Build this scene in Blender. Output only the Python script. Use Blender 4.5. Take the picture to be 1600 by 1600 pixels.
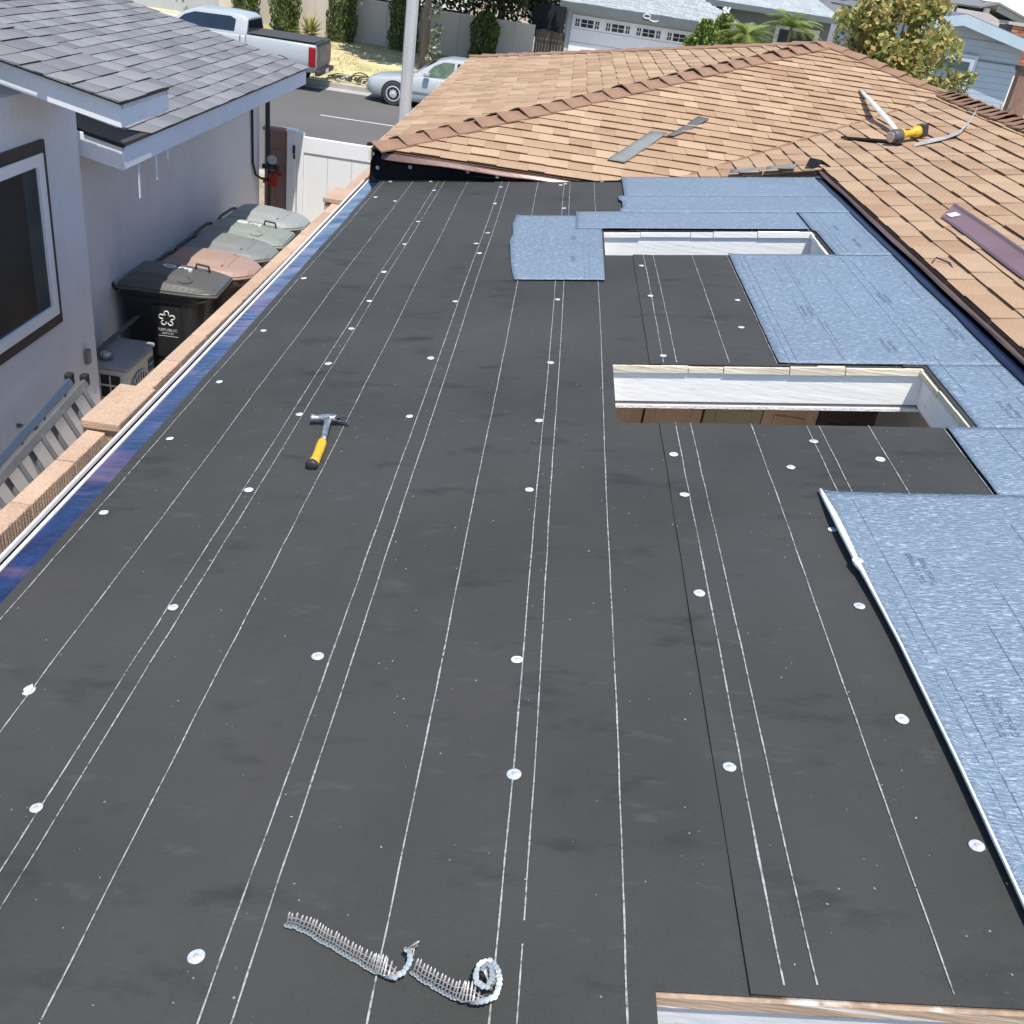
import bpy, bmesh, math, random
from mathutils import Vector, Matrix, noise as mnoise
import numpy as np
random.seed(7); rng=np.random.default_rng(7)
for o in list(bpy.data.objects): bpy.data.objects.remove(o)
S=bpy.context.scene; COL=S.collection
# ---------------------------------------------------------------- camera, sky, sun, exposure
cam=bpy.data.cameras.new('camera'); co=bpy.data.objects.new('camera',cam); COL.objects.link(co)
cam.sensor_width=36; cam.lens=36*1520/1600; cam.clip_end=2000; cam.clip_start=.02
_R=Vector((0.98914326,0.06452996,0.13202835)); _U=Vector((-0.14657569,0.49768877,0.85488096)); _F=Vector((0.01054359,0.86495189,-0.50174402))
m=Matrix.Identity(4)
for i in range(3): m[i][0]=_R[i]; m[i][1]=_U[i]; m[i][2]=-_F[i]; m[i][3]=(0,0,4)[i]
co.matrix_world=m; S.camera=co
CAMP=Vector((0,0,4))
SUNDIR=Vector((.12,-.40,1)).normalized()      # towards the sun
elev=math.asin(SUNDIR.z); az=math.atan2(SUNDIR.x,SUNDIR.y)
W=bpy.data.worlds.new('World'); S.world=W; W.use_nodes=True
nt=W.node_tree; nt.nodes.clear()
sky=nt.nodes.new('ShaderNodeTexSky'); sky.sky_type='NISHITA'; sky.sun_disc=False
sky.sun_elevation=elev; sky.sun_rotation=az; sky.air_density=1.0; sky.dust_density=.4; sky.ozone_density=2.6
bg=nt.nodes.new('ShaderNodeBackground'); bg.inputs[1].default_value=.15
wo=nt.nodes.new('ShaderNodeOutputWorld'); nt.links.new(sky.outputs[0],bg.inputs[0]); nt.links.new(bg.outputs[0],wo.inputs[0])
sl=bpy.data.lights.new('sun','SUN'); sl.energy=4.2; sl.angle=math.radians(.53); sl.color=(1,.955,.88)
so=bpy.data.objects.new('sun',sl); COL.objects.link(so); so.rotation_euler=SUNDIR.to_track_quat('Z','Y').to_euler()
S.view_settings.view_transform='Standard'; S.view_settings.look='None'; S.view_settings.exposure=.40; S.view_settings.gamma=1
S.view_settings.use_curve_mapping=False
# ---------------------------------------------------------------- helpers
def link(o,parent=None):
    COL.objects.link(o)
    if parent is not None: o.parent=parent
    return o
def tag(o,label=None,cat=None,group=None,kind=None):
    if label: o['label']=label
    if cat: o['category']=cat
    if group: o['group']=group
    if kind: o['kind']=kind
    return o
def thing(name,label,cat,loc=(0,0,0),rz=0,group=None,rot=None):
    o=bpy.data.objects.new(name,None); link(o); o.empty_display_size=.1
    o.location=loc; o.rotation_euler=rot if rot else (0,0,rz)
    return tag(o,label,cat,group)
def copy_tree(o,parent=None):
    c=o.copy(); COL.objects.link(c)
    if parent is not None: c.parent=parent
    for ch in list(o.children): copy_tree(ch,c)
    return c
class MB:
    def __init__(s): s.v=[]; s.f=[]; s.t=[]; s.tone=.5
    def add(s,vs,fs):
        b=len(s.v); s.v+= [tuple(p) for p in vs]
        for f in fs: s.f.append(tuple(b+i for i in f)); s.t.append(s.tone)
    def box(s,c,d,rz=0,M=None):
        x,y,z=d[0]/2,d[1]/2,d[2]/2
        vs=[Vector((sx*x,sy*y,sz*z)) for sz in(-1,1) for sy in(-1,1) for sx in(-1,1)]
        if rz: r=Matrix.Rotation(rz,3,'Z'); vs=[r@p for p in vs]
        if M is not None: vs=[M@p for p in vs]
        c=Vector(c); s.add([p+c for p in vs],[(0,2,3,1),(4,5,7,6),(0,1,5,4),(2,6,7,3),(0,4,6,2),(1,3,7,5)])
        return s
    def bb(s,x0,x1,y0,y1,z0,z1): return s.box(((x0+x1)/2,(y0+y1)/2,(z0+z1)/2),(x1-x0,y1-y0,z1-z0))
    def hexa(s,p): # 8 pts: bottom 4 ccw, top 4 ccw
        s.add(p,[(3,2,1,0),(4,5,6,7),(0,1,5,4),(1,2,6,5),(2,3,7,6),(3,0,4,7)]); return s
    def poly(s,pts): s.add(pts,[tuple(range(len(pts)))]); return s
    def extr(s,pts,d):
        n=len(pts); d=Vector(d); a=[Vector(p) for p in pts]
        fs=[tuple(range(n-1,-1,-1)),tuple(range(n,2*n))]+[(i,(i+1)%n,n+(i+1)%n,n+i) for i in range(n)]
        s.add(a+[p+d for p in a],fs); return s
    def tube(s,pts,r,n=8,cap=True):
        pts=[Vector(p) for p in pts]; R=r if hasattr(r,'__len__') else [r]*len(pts); vs=[];up=None
        for i,p in enumerate(pts):
            t=(pts[min(i+1,len(pts)-1)]-pts[max(i-1,0)]).normalized()
            if up is None: up=Vector((0,0,1)) if abs(t.z)<.9 else Vector((1,0,0))
            a=t.cross(up).normalized(); b=a.cross(t).normalized(); up=b
            for k in range(n):
                an=2*math.pi*k/n; vs.append(p+R[i]*(math.cos(an)*a+math.sin(an)*b))
        fs=[(i*n+k,i*n+(k+1)%n,(i+1)*n+(k+1)%n,(i+1)*n+k) for i in range(len(pts)-1) for k in range(n)]
        if cap: fs+=[tuple(range(n-1,-1,-1)),tuple(range((len(pts)-1)*n,len(pts)*n))]
        s.add(vs,fs); return s
    def cyl(s,p0,p1,r0,r1=None,n=12): return s.tube([p0,p1],[r0,r0 if r1 is None else r1],n)
    def lathe(s,prof,c=(0,0,0),axis=(0,0,1),n=16):
        ax=Vector(axis).normalized(); a=ax.orthogonal().normalized(); b=ax.cross(a); c=Vector(c); vs=[]
        for r,h in prof:
            for k in range(n):
                an=2*math.pi*k/n; vs.append(c+ax*h+r*(math.cos(an)*a+math.sin(an)*b))
        m_=len(prof); fs=[(i*n+k,i*n+(k+1)%n,(i+1)*n+(k+1)%n,(i+1)*n+k) for i in range(m_-1) for k in range(n)]
        fs+=[tuple(range(n-1,-1,-1)),tuple(range((m_-1)*n,m_*n))]; s.add(vs,fs); return s
    def grid(s,P): # P[i][j]
        n=len(P[0]); s.add([p for r in P for p in r],[(i*n+j,i*n+j+1,(i+1)*n+j+1,(i+1)*n+j) for i in range(len(P)-1) for j in range(n-1)]); return s
    def mesh(s,name,mat,smooth=False,tone=False):
        me=bpy.data.meshes.new(name); me.from_pydata(s.v,[],s.f)
        if mat: me.materials.append(mat)
        if tone:
            a=me.attributes.new('tone','FLOAT','FACE'); a.data.foreach_set('value',np.array(s.t,dtype=np.float32))
        if smooth: me.polygons.foreach_set('use_smooth',[True]*len(me.polygons))
        me.update(); return me
    def build(s,name,mat,parent=None,smooth=False,tone=False,bevel=0,seg=2,kind=None,loc=None,rot=None,solid=0):
        o=bpy.data.objects.new(name,s.mesh(name,mat,smooth,tone)); link(o,parent)
        if loc is not None: o.location=loc
        if rot is not None: o.rotation_euler=rot
        if solid:
            md=o.modifiers.new('solid','SOLIDIFY'); md.thickness=solid; md.offset=-1
        if bevel:
            md=o.modifiers.new('bevel','BEVEL'); md.width=bevel; md.segments=seg; md.limit_method='ANGLE'; md.angle_limit=math.radians(40)
            wn=o.modifiers.new('wn','WEIGHTED_NORMAL'); wn.keep_sharp=True
        if kind: o['kind']=kind
        return o
def text(name,body,size,mat,parent,loc,rot,depth=.001,sx=1):
    c=bpy.data.curves.new(name,'FONT'); c.body=body; c.size=size; c.extrude=depth; c.align_x='CENTER'; c.align_y='CENTER'
    t=bpy.data.objects.new(name+'_curve',c); me=bpy.data.meshes.new_from_object(t); bpy.data.objects.remove(t)
    me.materials.clear(); me.materials.append(mat); o=bpy.data.objects.new(name,me); link(o,parent); o.location=loc
    if isinstance(rot,Matrix): o.rotation_euler=rot.to_euler()
    else: o.rotation_euler=rot
    o.scale=(sx,1,1); return o
# ---------------------------------------------------------------- materials
def srgb(r,g,b):
    f=lambda c:(c/12.92 if c<=.04045 else ((c+.055)/1.055)**2.4)
    return tuple(f(x/255) for x in(r,g,b))
MATS={}
def M(name,col,rough=.8,var=.15,vs=6,fine=.1,fs=120,bump=.0,bs=150,metal=0,spec=.5,tone=None,stretch=None,coat=0,trans=0,dirt_or_glint=None,speck=None):
    """principled material: colour with a broad and a fine noise, optional tone attribute, bump, dirt or glints and specks"""
    if name in MATS: return MATS[name]
    ma=bpy.data.materials.new(name); ma.use_nodes=True; n=ma.node_tree; N=n.nodes; L=n.links
    b=N['Principled BSDF']; b.inputs['Roughness'].default_value=rough; b.inputs['Metallic'].default_value=metal
    b.inputs['Specular IOR Level'].default_value=spec
    if coat: b.inputs['Coat Weight'].default_value=coat; b.inputs['Coat Roughness'].default_value=.08
    if trans: b.inputs['Transmission Weight'].default_value=trans
    tc=N.new('ShaderNodeTexCoord'); vec=tc.outputs['Object']
    if stretch:
        mp=N.new('ShaderNodeMapping'); mp.inputs['Scale'].default_value=stretch; L.new(vec,mp.inputs[0]); vec=mp.outputs[0]
    def noise(sc,det=4,r=.55):
        x=N.new('ShaderNodeTexNoise'); x.inputs['Scale'].default_value=sc; x.inputs['Detail'].default_value=det; x.inputs['Roughness'].default_value=r
        L.new(vec,x.inputs['Vector']); return x.outputs['Fac']
    def mix(a,bb,fac,mode='MIX'):
        x=N.new('ShaderNodeMix'); x.data_type='RGBA'; x.blend_type=mode
        for i,vv in((6,a),(7,bb)):
            if isinstance(vv,tuple): x.inputs[i].default_value=(*vv,1)
            else: L.new(vv,x.inputs[i])
        if isinstance(fac,(int,float)): x.inputs[0].default_value=fac
        else: L.new(fac,x.inputs[0])
        return x.outputs[2]
    def rng_(v,a,bb,c,d):
        x=N.new('ShaderNodeMapRange'); L.new(v,x.inputs[0])
        for i,q in enumerate((a,bb,c,d)): x.inputs[i+1].default_value=q
        return x.outputs[0]
    c=tuple(col)
    if tone is not None:
        at=N.new('ShaderNodeAttribute'); at.attribute_name='tone'
        cr=N.new('ShaderNodeValToRGB'); cr.color_ramp.elements.remove(cr.color_ramp.elements[1])
        for i,tcx in enumerate(tone):
            e=cr.color_ramp.elements[0] if i==0 else cr.color_ramp.elements.new(i/(len(tone)-1))
            e.position=i/(len(tone)-1); e.color=(*tcx,1)
        L.new(at.outputs['Fac'],cr.inputs[0]); c=cr.outputs[0]
    def scale(cc,lo,hi,nz,a=.3,bq=.7):
        v=rng_(nz,a,bq,lo,hi); x=N.new('ShaderNodeVectorMath'); x.operation='SCALE'
        if isinstance(cc,tuple): x.inputs[0].default_value=cc
        else: L.new(cc,x.inputs[0])
        L.new(v,x.inputs['Scale']); return x.outputs[0]
    if var: c=scale(c,1-var,1+var,noise(vs))
    if fine: c=scale(c,1-fine,1+fine,noise(fs,2,.6),.25,.75)
    if dirt_or_glint: # (colour, scale, lo, hi)
        c=mix(c,dirt_or_glint[0],rng_(noise(dirt_or_glint[1],5,.6),dirt_or_glint[2],dirt_or_glint[3],0,1))
    if speck: # (colour, scale, size, rarity)
        vo=N.new('ShaderNodeTexVoronoi'); vo.inputs['Scale'].default_value=speck[1]; L.new(vec,vo.inputs['Vector'])
        a=rng_(vo.outputs['Distance'],speck[2],speck[2]*.6,0,1)
        sp=N.new('ShaderNodeSeparateColor'); L.new(vo.outputs['Color'],sp.inputs[0]); g=rng_(sp.outputs[0],speck[3],speck[3]+.02,0,1)
        mu=N.new('ShaderNodeMath'); mu.operation='MULTIPLY'; L.new(a,mu.inputs[0]); L.new(g,mu.inputs[1])
        c=mix(c,speck[0],mu.outputs[0])
    if isinstance(c,tuple): b.inputs['Base Color'].default_value=(*c,1)
    else: L.new(c,b.inputs['Base Color'])
    if bump:
        bp=N.new('ShaderNodeBump'); bp.inputs['Strength'].default_value=bump; bp.inputs['Distance'].default_value=.01
        L.new(noise(bs,3,.6),bp.inputs['Height']); L.new(bp.outputs[0],b.inputs['Normal'])
    MATS[name]=ma; return ma
def layer(ma,col,sc,st,lo,hi,amt=1,det=5):
    n=ma.node_tree; N=n.nodes; L=n.links; b=N['Principled BSDF']; lk=b.inputs['Base Color'].links[0]; src=lk.from_socket
    tc=N.new('ShaderNodeTexCoord'); mp=N.new('ShaderNodeMapping'); mp.inputs['Scale'].default_value=st; L.new(tc.outputs['Object'],mp.inputs[0])
    x=N.new('ShaderNodeTexNoise'); x.inputs['Scale'].default_value=sc; x.inputs['Detail'].default_value=det; x.inputs['Roughness'].default_value=.65; L.new(mp.outputs[0],x.inputs['Vector'])
    r=N.new('ShaderNodeMapRange'); L.new(x.outputs['Fac'],r.inputs[0])
    for i,q in enumerate((lo,hi,0,amt)): r.inputs[i+1].default_value=q
    m_=N.new('ShaderNodeMix'); m_.data_type='RGBA'; L.new(r.outputs[0],m_.inputs[0]); L.new(src,m_.inputs[6]); m_.inputs[7].default_value=(*col,1); L.new(m_.outputs[2],b.inputs['Base Color'])
TAN=M('tan_asphalt_granule',(.4,.27,.18),.95,.10,3,.22,160,.25,220,tone=[(.32,.195,.122),(.375,.248,.155),(.425,.293,.188),(.50,.36,.238)],spec=.15)
CAPM=M('brown_cap_granule',(.27,.165,.11),.95,.12,5,.2,160,.25,220,spec=.15)
GREY=M('grey_asphalt_granule',(.2,.2,.21),.95,.10,2,.2,160,.25,220,tone=[(.155,.155,.163),(.185,.185,.194),(.215,.215,.224),(.25,.248,.252)],spec=.15)
BLACK=M('black_base_sheet',(.042,.0425,.0385),.78,.16,1.6,.14,260,.22,330,spec=.36,dirt_or_glint=((.054,.050,.050),1.1,.45,.75),speck=((.30,.30,.29),26,.07,.90))
layer(BLACK,(.075,.075,.072),7,(1,2.6,1),.60,.78,.8); layer(BLACK,(.020,.021,.021),3.2,(1,2.4,1),.57,.73,.9); layer(BLACK,(.060,.058,.055),.9,(1,.6,1),.45,.70,.55); layer(BLACK,(.12,.12,.115),42,(1,1,1),.70,.80,.7); layer(BLACK,(.10,.098,.09),19,(.35,2.2,1),.70,.80,.6)
layer(TAN,(.30,.20,.14),1.6,(1,1,1),.50,.75,.45); layer(TAN,(.54,.42,.30),11,(1,1,1),.62,.80,.4)
LINE=M('chalky_white_print',(.36,.37,.37),.9,.15,8,.25,90,dirt_or_glint=((.085,.087,.088),70,.48,.66)); layer(LINE,(.10,.10,.10),4,(1,1,1),.52,.72,.7)
DISC=M('galvanised_cap',(.62,.63,.64),.55,.12,60,.1,300)
NAILH=M('dull_nail_head',(.40,.40,.41),.5,.1,60)
GUT=M('white_gutter_enamel',(.80,.77,.75),.4,.06,4,.05,60)
FLASH=M('black_flashing_membrane',(.007,.007,.008),.75,.2,5,.1,100,.15,60,spec=.2)
BRWN=M('brown_painted_metal',(.17,.10,.085),.35,.1,4,.05,80,metal=.2)
WHITEWD=M('weathered_white_paint',(.86,.85,.81),.8,.05,3,.06,40,.22,9,stretch=(.5,1,5),dirt_or_glint=((.50,.45,.38),11,.63,.74))
RAWWD=M('raw_split_wood',(.40,.285,.20),.9,.25,4,.25,30,.4,18,stretch=(.3,1,6),dirt_or_glint=((.70,.66,.60),7,.52,.60))
ORNG=M('orange_plywood_edge',(.55,.24,.06),.8,.2,8,.2,60)
STUC=M('pale_stucco',(.80,.775,.775),.95,.05,.9,.07,70,.55,90); layer(STUC,(.60,.57,.55),2.2,(1,1,.35),.56,.78,.45)
TRIMD=M('dark_brown_trim',(.045,.035,.034),.55,.1,5,.1,80)
FASC=M('white_fascia_paint',(.80,.82,.86),.55,.04,3,.04,60)
VINYL=M('white_vinyl',(.87,.87,.855),.38,.03,2,.02,60)
GLASS=M('dark_window_glass',(.022,.032,.034),.04,.3,1.2,0,10,spec=.7)
BLOCK=M('tan_slump_block',(.50,.36,.255),.95,.10,5,.22,110,.6,120,spec=.2,tone=[(.45,.315,.225),(.50,.355,.255),(.56,.40,.29)],speck=((.25,.17,.12),70,.16,.8))
BLOCKR=M('red_brown_block',(.33,.22,.18),.95,.10,5,.18,110,.5,120,spec=.2)
CONC=M('pale_concrete',(.42,.40,.365),.92,.12,1.2,.12,60,.2,90)
ASPH=M('worn_asphalt',(.128,.122,.113),.92,.08,.35,.14,30,.25,60,spec=.25)
LINEW=M('worn_road_paint',(.55,.53,.48),.9,.2,5,.2,50)
DIRT=M('dry_dirt',(.34,.27,.19),.95,.25,1.5,.3,20,.4,30)
LAWN=M('dry_lawn_soil',(.58,.48,.26),.95,.25,.8,.3,14,.5,22,dirt_or_glint=((.42,.38,.17),.7,.5,.7))
BEIGE=M('beige_render',(.60,.53,.45),.92,.06,.8,.06,40,.15,60)
DKPLAS=M('black_bin_plastic',(.020,.020,.022),.45,.2,6,.1,90,.05,160)
GRLID=M('grey_bin_plastic',(.20,.212,.205),.5,.06,5,.05,90,.05,160)
DGLID=M('charcoal_bin_plastic',(.095,.095,.09),.38,.08,5,.05,90,.05,160)
BRLID=M('pink_brown_bin_plastic',(.345,.235,.19),.5,.05,5,.05,90,.05,160)
BRBOD=M('dark_brown_bin_plastic',(.09,.05,.035),.55,.1,5,.05,90)
WHT=M('white_print',(.75,.75,.74),.7,0,1,0)
LTGREY=M('light_grey_print',(.55,.56,.56),.7,0,1,0)
ALU=M('dull_aluminium',(.20,.205,.22),.5,.15,6,.1,70,metal=.4)
ALUB=M('blue_grey_fibreglass',(.07,.10,.15),.45,.1,4,.05,70)
RUBB=M('black_rubber',(.016,.016,.016),.7,.1,8,.1,60)
ACW=M('beige_enamel',(.55,.53,.49),.4,.04,3,.04,60)
STEEL=M('polished_steel',(.52,.51,.50),.30,.35,60,.2,200,metal=.85,bump=.25,bs=160)
DSTEEL=M('dark_steel',(.14,.14,.145),.35,.25,40,.1,200,metal=.8)
ZINC=M('bright_zinc_nail',(.56,.52,.49),.36,.25,120,.1,400,metal=.4)
ZHEAD=M('zinc_nail_head',(.36,.40,.405),.4,.25,160,.2,500,metal=.35)
YELL=M('yellow_moulded_grip',(.66,.39,.02),.5,.15,30,.12,200,dirt_or_glint=((.22,.15,.05),34,.58,.75))
TBLK=M('black_moulded_plastic',(.03,.03,.032),.45,.2,20,.1,200)
GALV=M('galvanised_sheet',(.66,.63,.57),.5,.1,8,.08,90,metal=.1)
PURP=M('purple_brown_metal',(.215,.125,.13),.42,.10,2.5,.04,60,metal=.15)
RED=M('red_valve_paint',(.28,.015,.012),.4,.1,20,.1,90)
# ---------------------------------------------------------------- low-slope patio roof
PH=math.radians(8.3); _c,_s=math.cos(PH),math.sin(PH); HR=1.45
RN=Vector((-_s,0,_c)); RU=Vector((_c,0,_s))
def RP(u,Y,w=0): return Vector((u*_c+(HR-w)*_s, Y, 4+u*_s-(HR-w)*_c))
RM=Matrix((RU,Vector((0,1,0)),RN)).transposed()      # roof frame -> world
def nz(x,y,sc=1.0,sd=0.0): return mnoise.noise(Vector((x*sc+sd,y*sc-sd,sd*.7)))
def rebase(root,base):
    b=Vector(base); root.location=b
    for ch in root.children: ch.location=ch.location-b
HOLES=[(.145,1.372,5.37,5.89),(.145,1.376,3.165,3.725),(.150,1.376,.40,.982)]
U0,U1=-1.545,1.765; YN,YF=-.6,7.44
patio=thing('patio_roof','low sloped flat roof covered in black base sheets with three open skylight holes','flat roof')
def prismR(mb,u0,u1,y0,y1,w0,w1):
    mb.hexa([RP(u0,y0,w0),RP(u1,y0,w0),RP(u1,y1,w0),RP(u0,y1,w0),RP(u0,y0,w1),RP(u1,y0,w1),RP(u1,y1,w1),RP(u0,y1,w1)])
def bands():
    hs=sorted(HOLES,key=lambda h:h[2]); y=YN; out=[]
    for h in hs:
        out.append((U0,U1,y,h[2])); out+= [(U0,h[0],h[2],h[3]),(h[1],U1,h[2],h[3])]; y=h[3]
    out.append((U0,U1,y,YF)); return out
mb=MB()
for b in bands(): prismR(mb,*b,-.026,-.001)
mb.build('roof_deck',RAWWD,patio)
mb=MB()
for b in bands(): prismR(mb,b[0]+.02,b[1],b[2],b[3],-.185,-.172)
mb.build('ceiling_panel',STUC,patio)
# joists between deck and ceiling keep the light out
mb=MB()
for y in (.0,1.4,1.9,2.4,2.9,4.1,4.6,5.1,6.2,6.7,7.2): prismR(mb,U0+.03,U1,y,y+.04,-.172,-.026)
mb.build('rafter',RAWWD,patio)
PEEL=M('peeling_white_paint',(.58,.61,.63),.85,.06,3,.08,40,.3,12,stretch=(.5,1,2.2),dirt_or_glint=((.40,.28,.20),9,.55,.60))
RIMC=M('cream_split_wood',(.70,.61,.47),.85,.2,5,.2,30,.4,18,stretch=(.3,1,6),dirt_or_glint=((.40,.27,.17),6,.6,.66))
for (a,b,y0,y1) in HOLES:                                  # white painted boards lining each opening
    T=-.028; B=-.158
    for k,(q) in enumerate(((a-.035,b+.035,y1+.004,y1+.04),(b+.004,b+.035,y0-.002,y1+.002),(a-.035,a-.004,y0-.002,y1+.002),(a-.035,b+.035,y0-.04,y0-.004))):
        mb=MB(); prismR(mb,*q,B-.002*k,T); mb.build('curb_board',WHITEWD if y0>1 else PEEL,patio,bevel=.003)
    # split, broken strip of raw wood left along the far and right rims
    mb=MB(); u=a-.004
    while u<b:
        l=min(random.uniform(.12,.45) if y0>1 else .75,b-u); t=random.uniform(.0,.010) if y0>1 else .003
        prismR(mb,u+.002,u+l-.002,y1-.006-random.uniform(0,.006),y1+(.012 if y0>1 else .004),-.030+random.uniform(0,.006),-.004+t); u+=l
    y=y0
    while y<y1:
        l=min(random.uniform(.1,.3),y1-y); t=random.uniform(0,.006)
        prismR(mb,b-.008-random.uniform(0,.006),b+.012,y+.002,y+l-.002,-.030,-.004+t); y+=l
    mb.build('split_wood_rim',(WHITEWD if y0>5 else RIMC if y0>3 else RAWWD),patio)
mb=MB(); prismR(mb,.137,.149,.42,.972,-.03,-.002); mb.build('plywood_edge',ORNG,patio)
# black sheets, lapped: every sheet's left edge lies over the sheet downslope of it
SH=[-1.47,-.62,.30,1.30]; SW=.97
def hsheet(i,u,y):
    u0=-1.54 if i==0 else SH[i]
    return .0068-(u-u0)/SW*.0042+.0022*nz(u*1.4,y*.8,1.7,i*3.1)+.0017*nz(u*.7,y*1.6,4.5,i)+(.0012*nz(y,0,3,i+9)+.001)*max(0,1-(u-SH[i])/.05)
def hroof(u,y):
    i=max(k for k in range(4) if u>=SH[k] or k==0); return hsheet(i,u,y)
def steps(a,b,st,extra):
    n=max(1,round((b-a)/st)); s={round(a+(b-a)*k/n,4) for k in range(n+1)}
    for e in extra:
        if a<e<b:
            s={q for q in s if abs(q-e)>st*.35 or q in(a,b)}; s.add(e)
    return sorted(s)
hu=[h[0] for h in HOLES]+[h[1] for h in HOLES]; hy=[h[2] for h in HOLES]+[h[3] for h in HOLES]
for i in range(4):
    a=SH[i]; b=min(SH[i]+(1.06 if i==2 else SW),U1)
    us=steps(a,b,.11,hu); ys=steps(YN,YF+(.0),.11,hy)
    mb=MB(); idx={}
    def vid(p,q,edge=False):
        k=(p,q,edge)
        if k not in idx:
            u,y=us[p],ys[q]; uu=u+(.0035*nz(y,0,2.3,i+5) if p==0 else 0)
            idx[k]=len(mb.v); mb.v.append(tuple(RP(uu,y,.0008 if edge is True else hsheet(i,u,y))))
        return idx[k]
    for p in range(len(us)-1):
        for q in range(len(ys)-1):
            cu,cy=(us[p]+us[p+1])/2,(ys[q]+ys[q+1])/2
            if any(h[0]<cu<h[1] and h[2]<cy<h[3] for h in HOLES): continue
            mb.f.append((vid(p,q),vid(p+1,q),vid(p+1,q+1),vid(p,q+1))); mb.t.append(.5)
            if p==0: mb.f.append((vid(p,q,True),vid(p,q,2),vid(p,q+1,2),vid(p,q+1,True))); mb.t.append(.5)
    sh=mb.build('base_sheet',BLACK,patio,smooth=True)
    # printed lay lines
    mb=MB(); o=-1.54 if i==0 else SH[i]
    for k,(du,wd,keep) in enumerate((((.007,.0015,.8),) if i==1 else ())+((.055,.0020,.9),(.108,.0019,.97),(.32,.0019,1),(.51,.0019,1),(.553,.0019,.93),(.725,.0019,1))+(((.978,.0017,1),) if i==2 else ())):
        u=o+du
        if u<a+.01 or u>b-.03: continue
        y=YN
        while y<YF-.03:
            L_=min(random.uniform(.5,1.6),YF-.005-y); n=max(2,int(L_/.025)); P=[]
            for j in range(n+1):
                yy=y+L_*j/n; uc=u+.0045*nz(yy,u,.9,i)+.0012*nz(yy,u,7,i)
                ww=wd*(.50+.75*abs(nz(yy,u,17,i)))*(1.0 if yy>2.5 else 1.1)
                P.append((uc,yy,ww))
            for j in range(n):
                (u_a,ya,wa),(u_b,yb,wb)=P[j],P[j+1]
                if any(h[0]-.01<u_a<h[1]+.01 and h[2]-.004<(ya+yb)/2<h[3]+.012 for h in HOLES): continue
                A=hsheet(i,u_a,ya)+.0022; B=hsheet(i,u_b,yb)+.0022
                mb.poly([RP(u_a-wa,ya,A),RP(u_a+wa,ya,A),RP(u_b+wb,yb,B),RP(u_b-wb,yb,B)])
            y+=L_+(0.004 if random.random()<keep else random.uniform(.02,.08))
    if mb.v: mb.build('printed_line',LINE,sh,kind='stuff')
# cap nails
DISCS=[(-.608,.997),(-1.038,1.303),(-.107,1.443),(.33,1.483),(.760,1.306),(.719,1.648),(.730,2.069),(.744,2.444),(.332,2.104),(-.123,1.811),(-.596,1.797),(-1.017,1.98),(-1.404,2.446),(-1.011,2.611),(-.135,2.648),(.34,2.632),(.329,2.906),(.697,2.834),(.997,2.905),(.809,3.032),(-1.395,2.96),(-1.391,3.474),(-1.39,4.075),(-1.408,4.867),(-.998,3.184),(-1.009,3.692),(-1.004,4.121),(-.999,4.517),(-.593,3.177),(-.126,3.162),(-.596,3.756),(-.102,3.729),(-.582,4.508),(-.094,4.56),(.358,3.816),(.353,4.622),(.335,5.14),(.761,4.573),(.725,4.181),(-1.015,5.003),(-.999,5.571),(-1.001,6.108),(-1.024,7.028),(-1.09,7.336),(-1.397,6.798),(-1.243,6.68),(-1.388,7.336),(-.561,7.138),(-.56,6.61),(-.54,5.829),(-.585,5.579),(-.547,5.375),(-.296,7.339),(-.135,7.205),(-.103,7.249),(-.099,6.484),(.159,7.34)]
mb=MB(); mb.lathe([(.0142,-.0006),(.0146,.0006),(.0128,.0016),(.0085,.0010),(.0060,.0016)],n=20); capmes=[mb.mesh('cap_nail',DISC,True)]
for j in range(4):
    q=MB(); q.v=[(x,y,z+.0012*nz(x*90,y*90,1,j*7+1)) for x,y,z in mb.v]; q.f=mb.f; q.t=mb.t; capmes.append(q.mesh('cap_nail',M('galvanised_cap_%d'%j,(.62-.05*j,.64-.05*j,.65-.045*j),.5,.2,90,.15,300),True))
mb=MB(); mb.lathe([(.0045,.0008),(.0045,.0024),(.0025,.0030)],n=10); headme=mb.mesh('nail_head',NAILH,True)
def capnail(loc,rot,parent,first=[0]):
    o=bpy.data.objects.new('cap_nail',random.choice(capmes)); link(o,parent); o.location=loc; o.rotation_euler=rot; k=random.uniform(.90,1.06); o.scale=(k,k*random.uniform(.95,1.05),1)
    h=bpy.data.objects.new('nail_head',headme); link(h,o)
for (u,y) in DISCS:
    t=Matrix.Rotation(random.uniform(-.05,.05),3,'X')@Matrix.Rotation(random.uniform(-.05,.05),3,'Y')
    capnail(RP(u,y,hroof(u,y)+.0022),(RM@t).to_euler(),patio)
# loose grit and chalk crumbs
mb=MB(); rg=random.Random(4)
for k in range(520):
    u=rg.uniform(-1.4,1.25); y=rg.uniform(.8,7.3)*rg.uniform(.35,1) if rg.random()<.8 else rg.uniform(.8,7)
    if y<.8 or any(h[0]-.02<u<h[1]+.02 and h[2]-.03<y<h[3]+.03 for h in HOLES): continue
    w=hroof(u,y)+.0008; r=rg.uniform(.0006,.0019); a=rg.uniform(0,6); e=rg.uniform(.6,2.2); c,s_=math.cos(a),math.sin(a)
    q=[(r*e,0,0),(0,r,0),(-r*e,0,0),(0,-r,0),(0,0,r*.8)]; mb.add([RP(u+x*c-y_*s_,y+x*s_+y_*c,w+z) for x,y_,z in q],[(0,1,4),(1,2,4),(2,3,4),(3,0,4)])
mb.build('grit',M('pale_grit',(.34,.34,.33),.9,.3,8),patio,kind='stuff')
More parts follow.
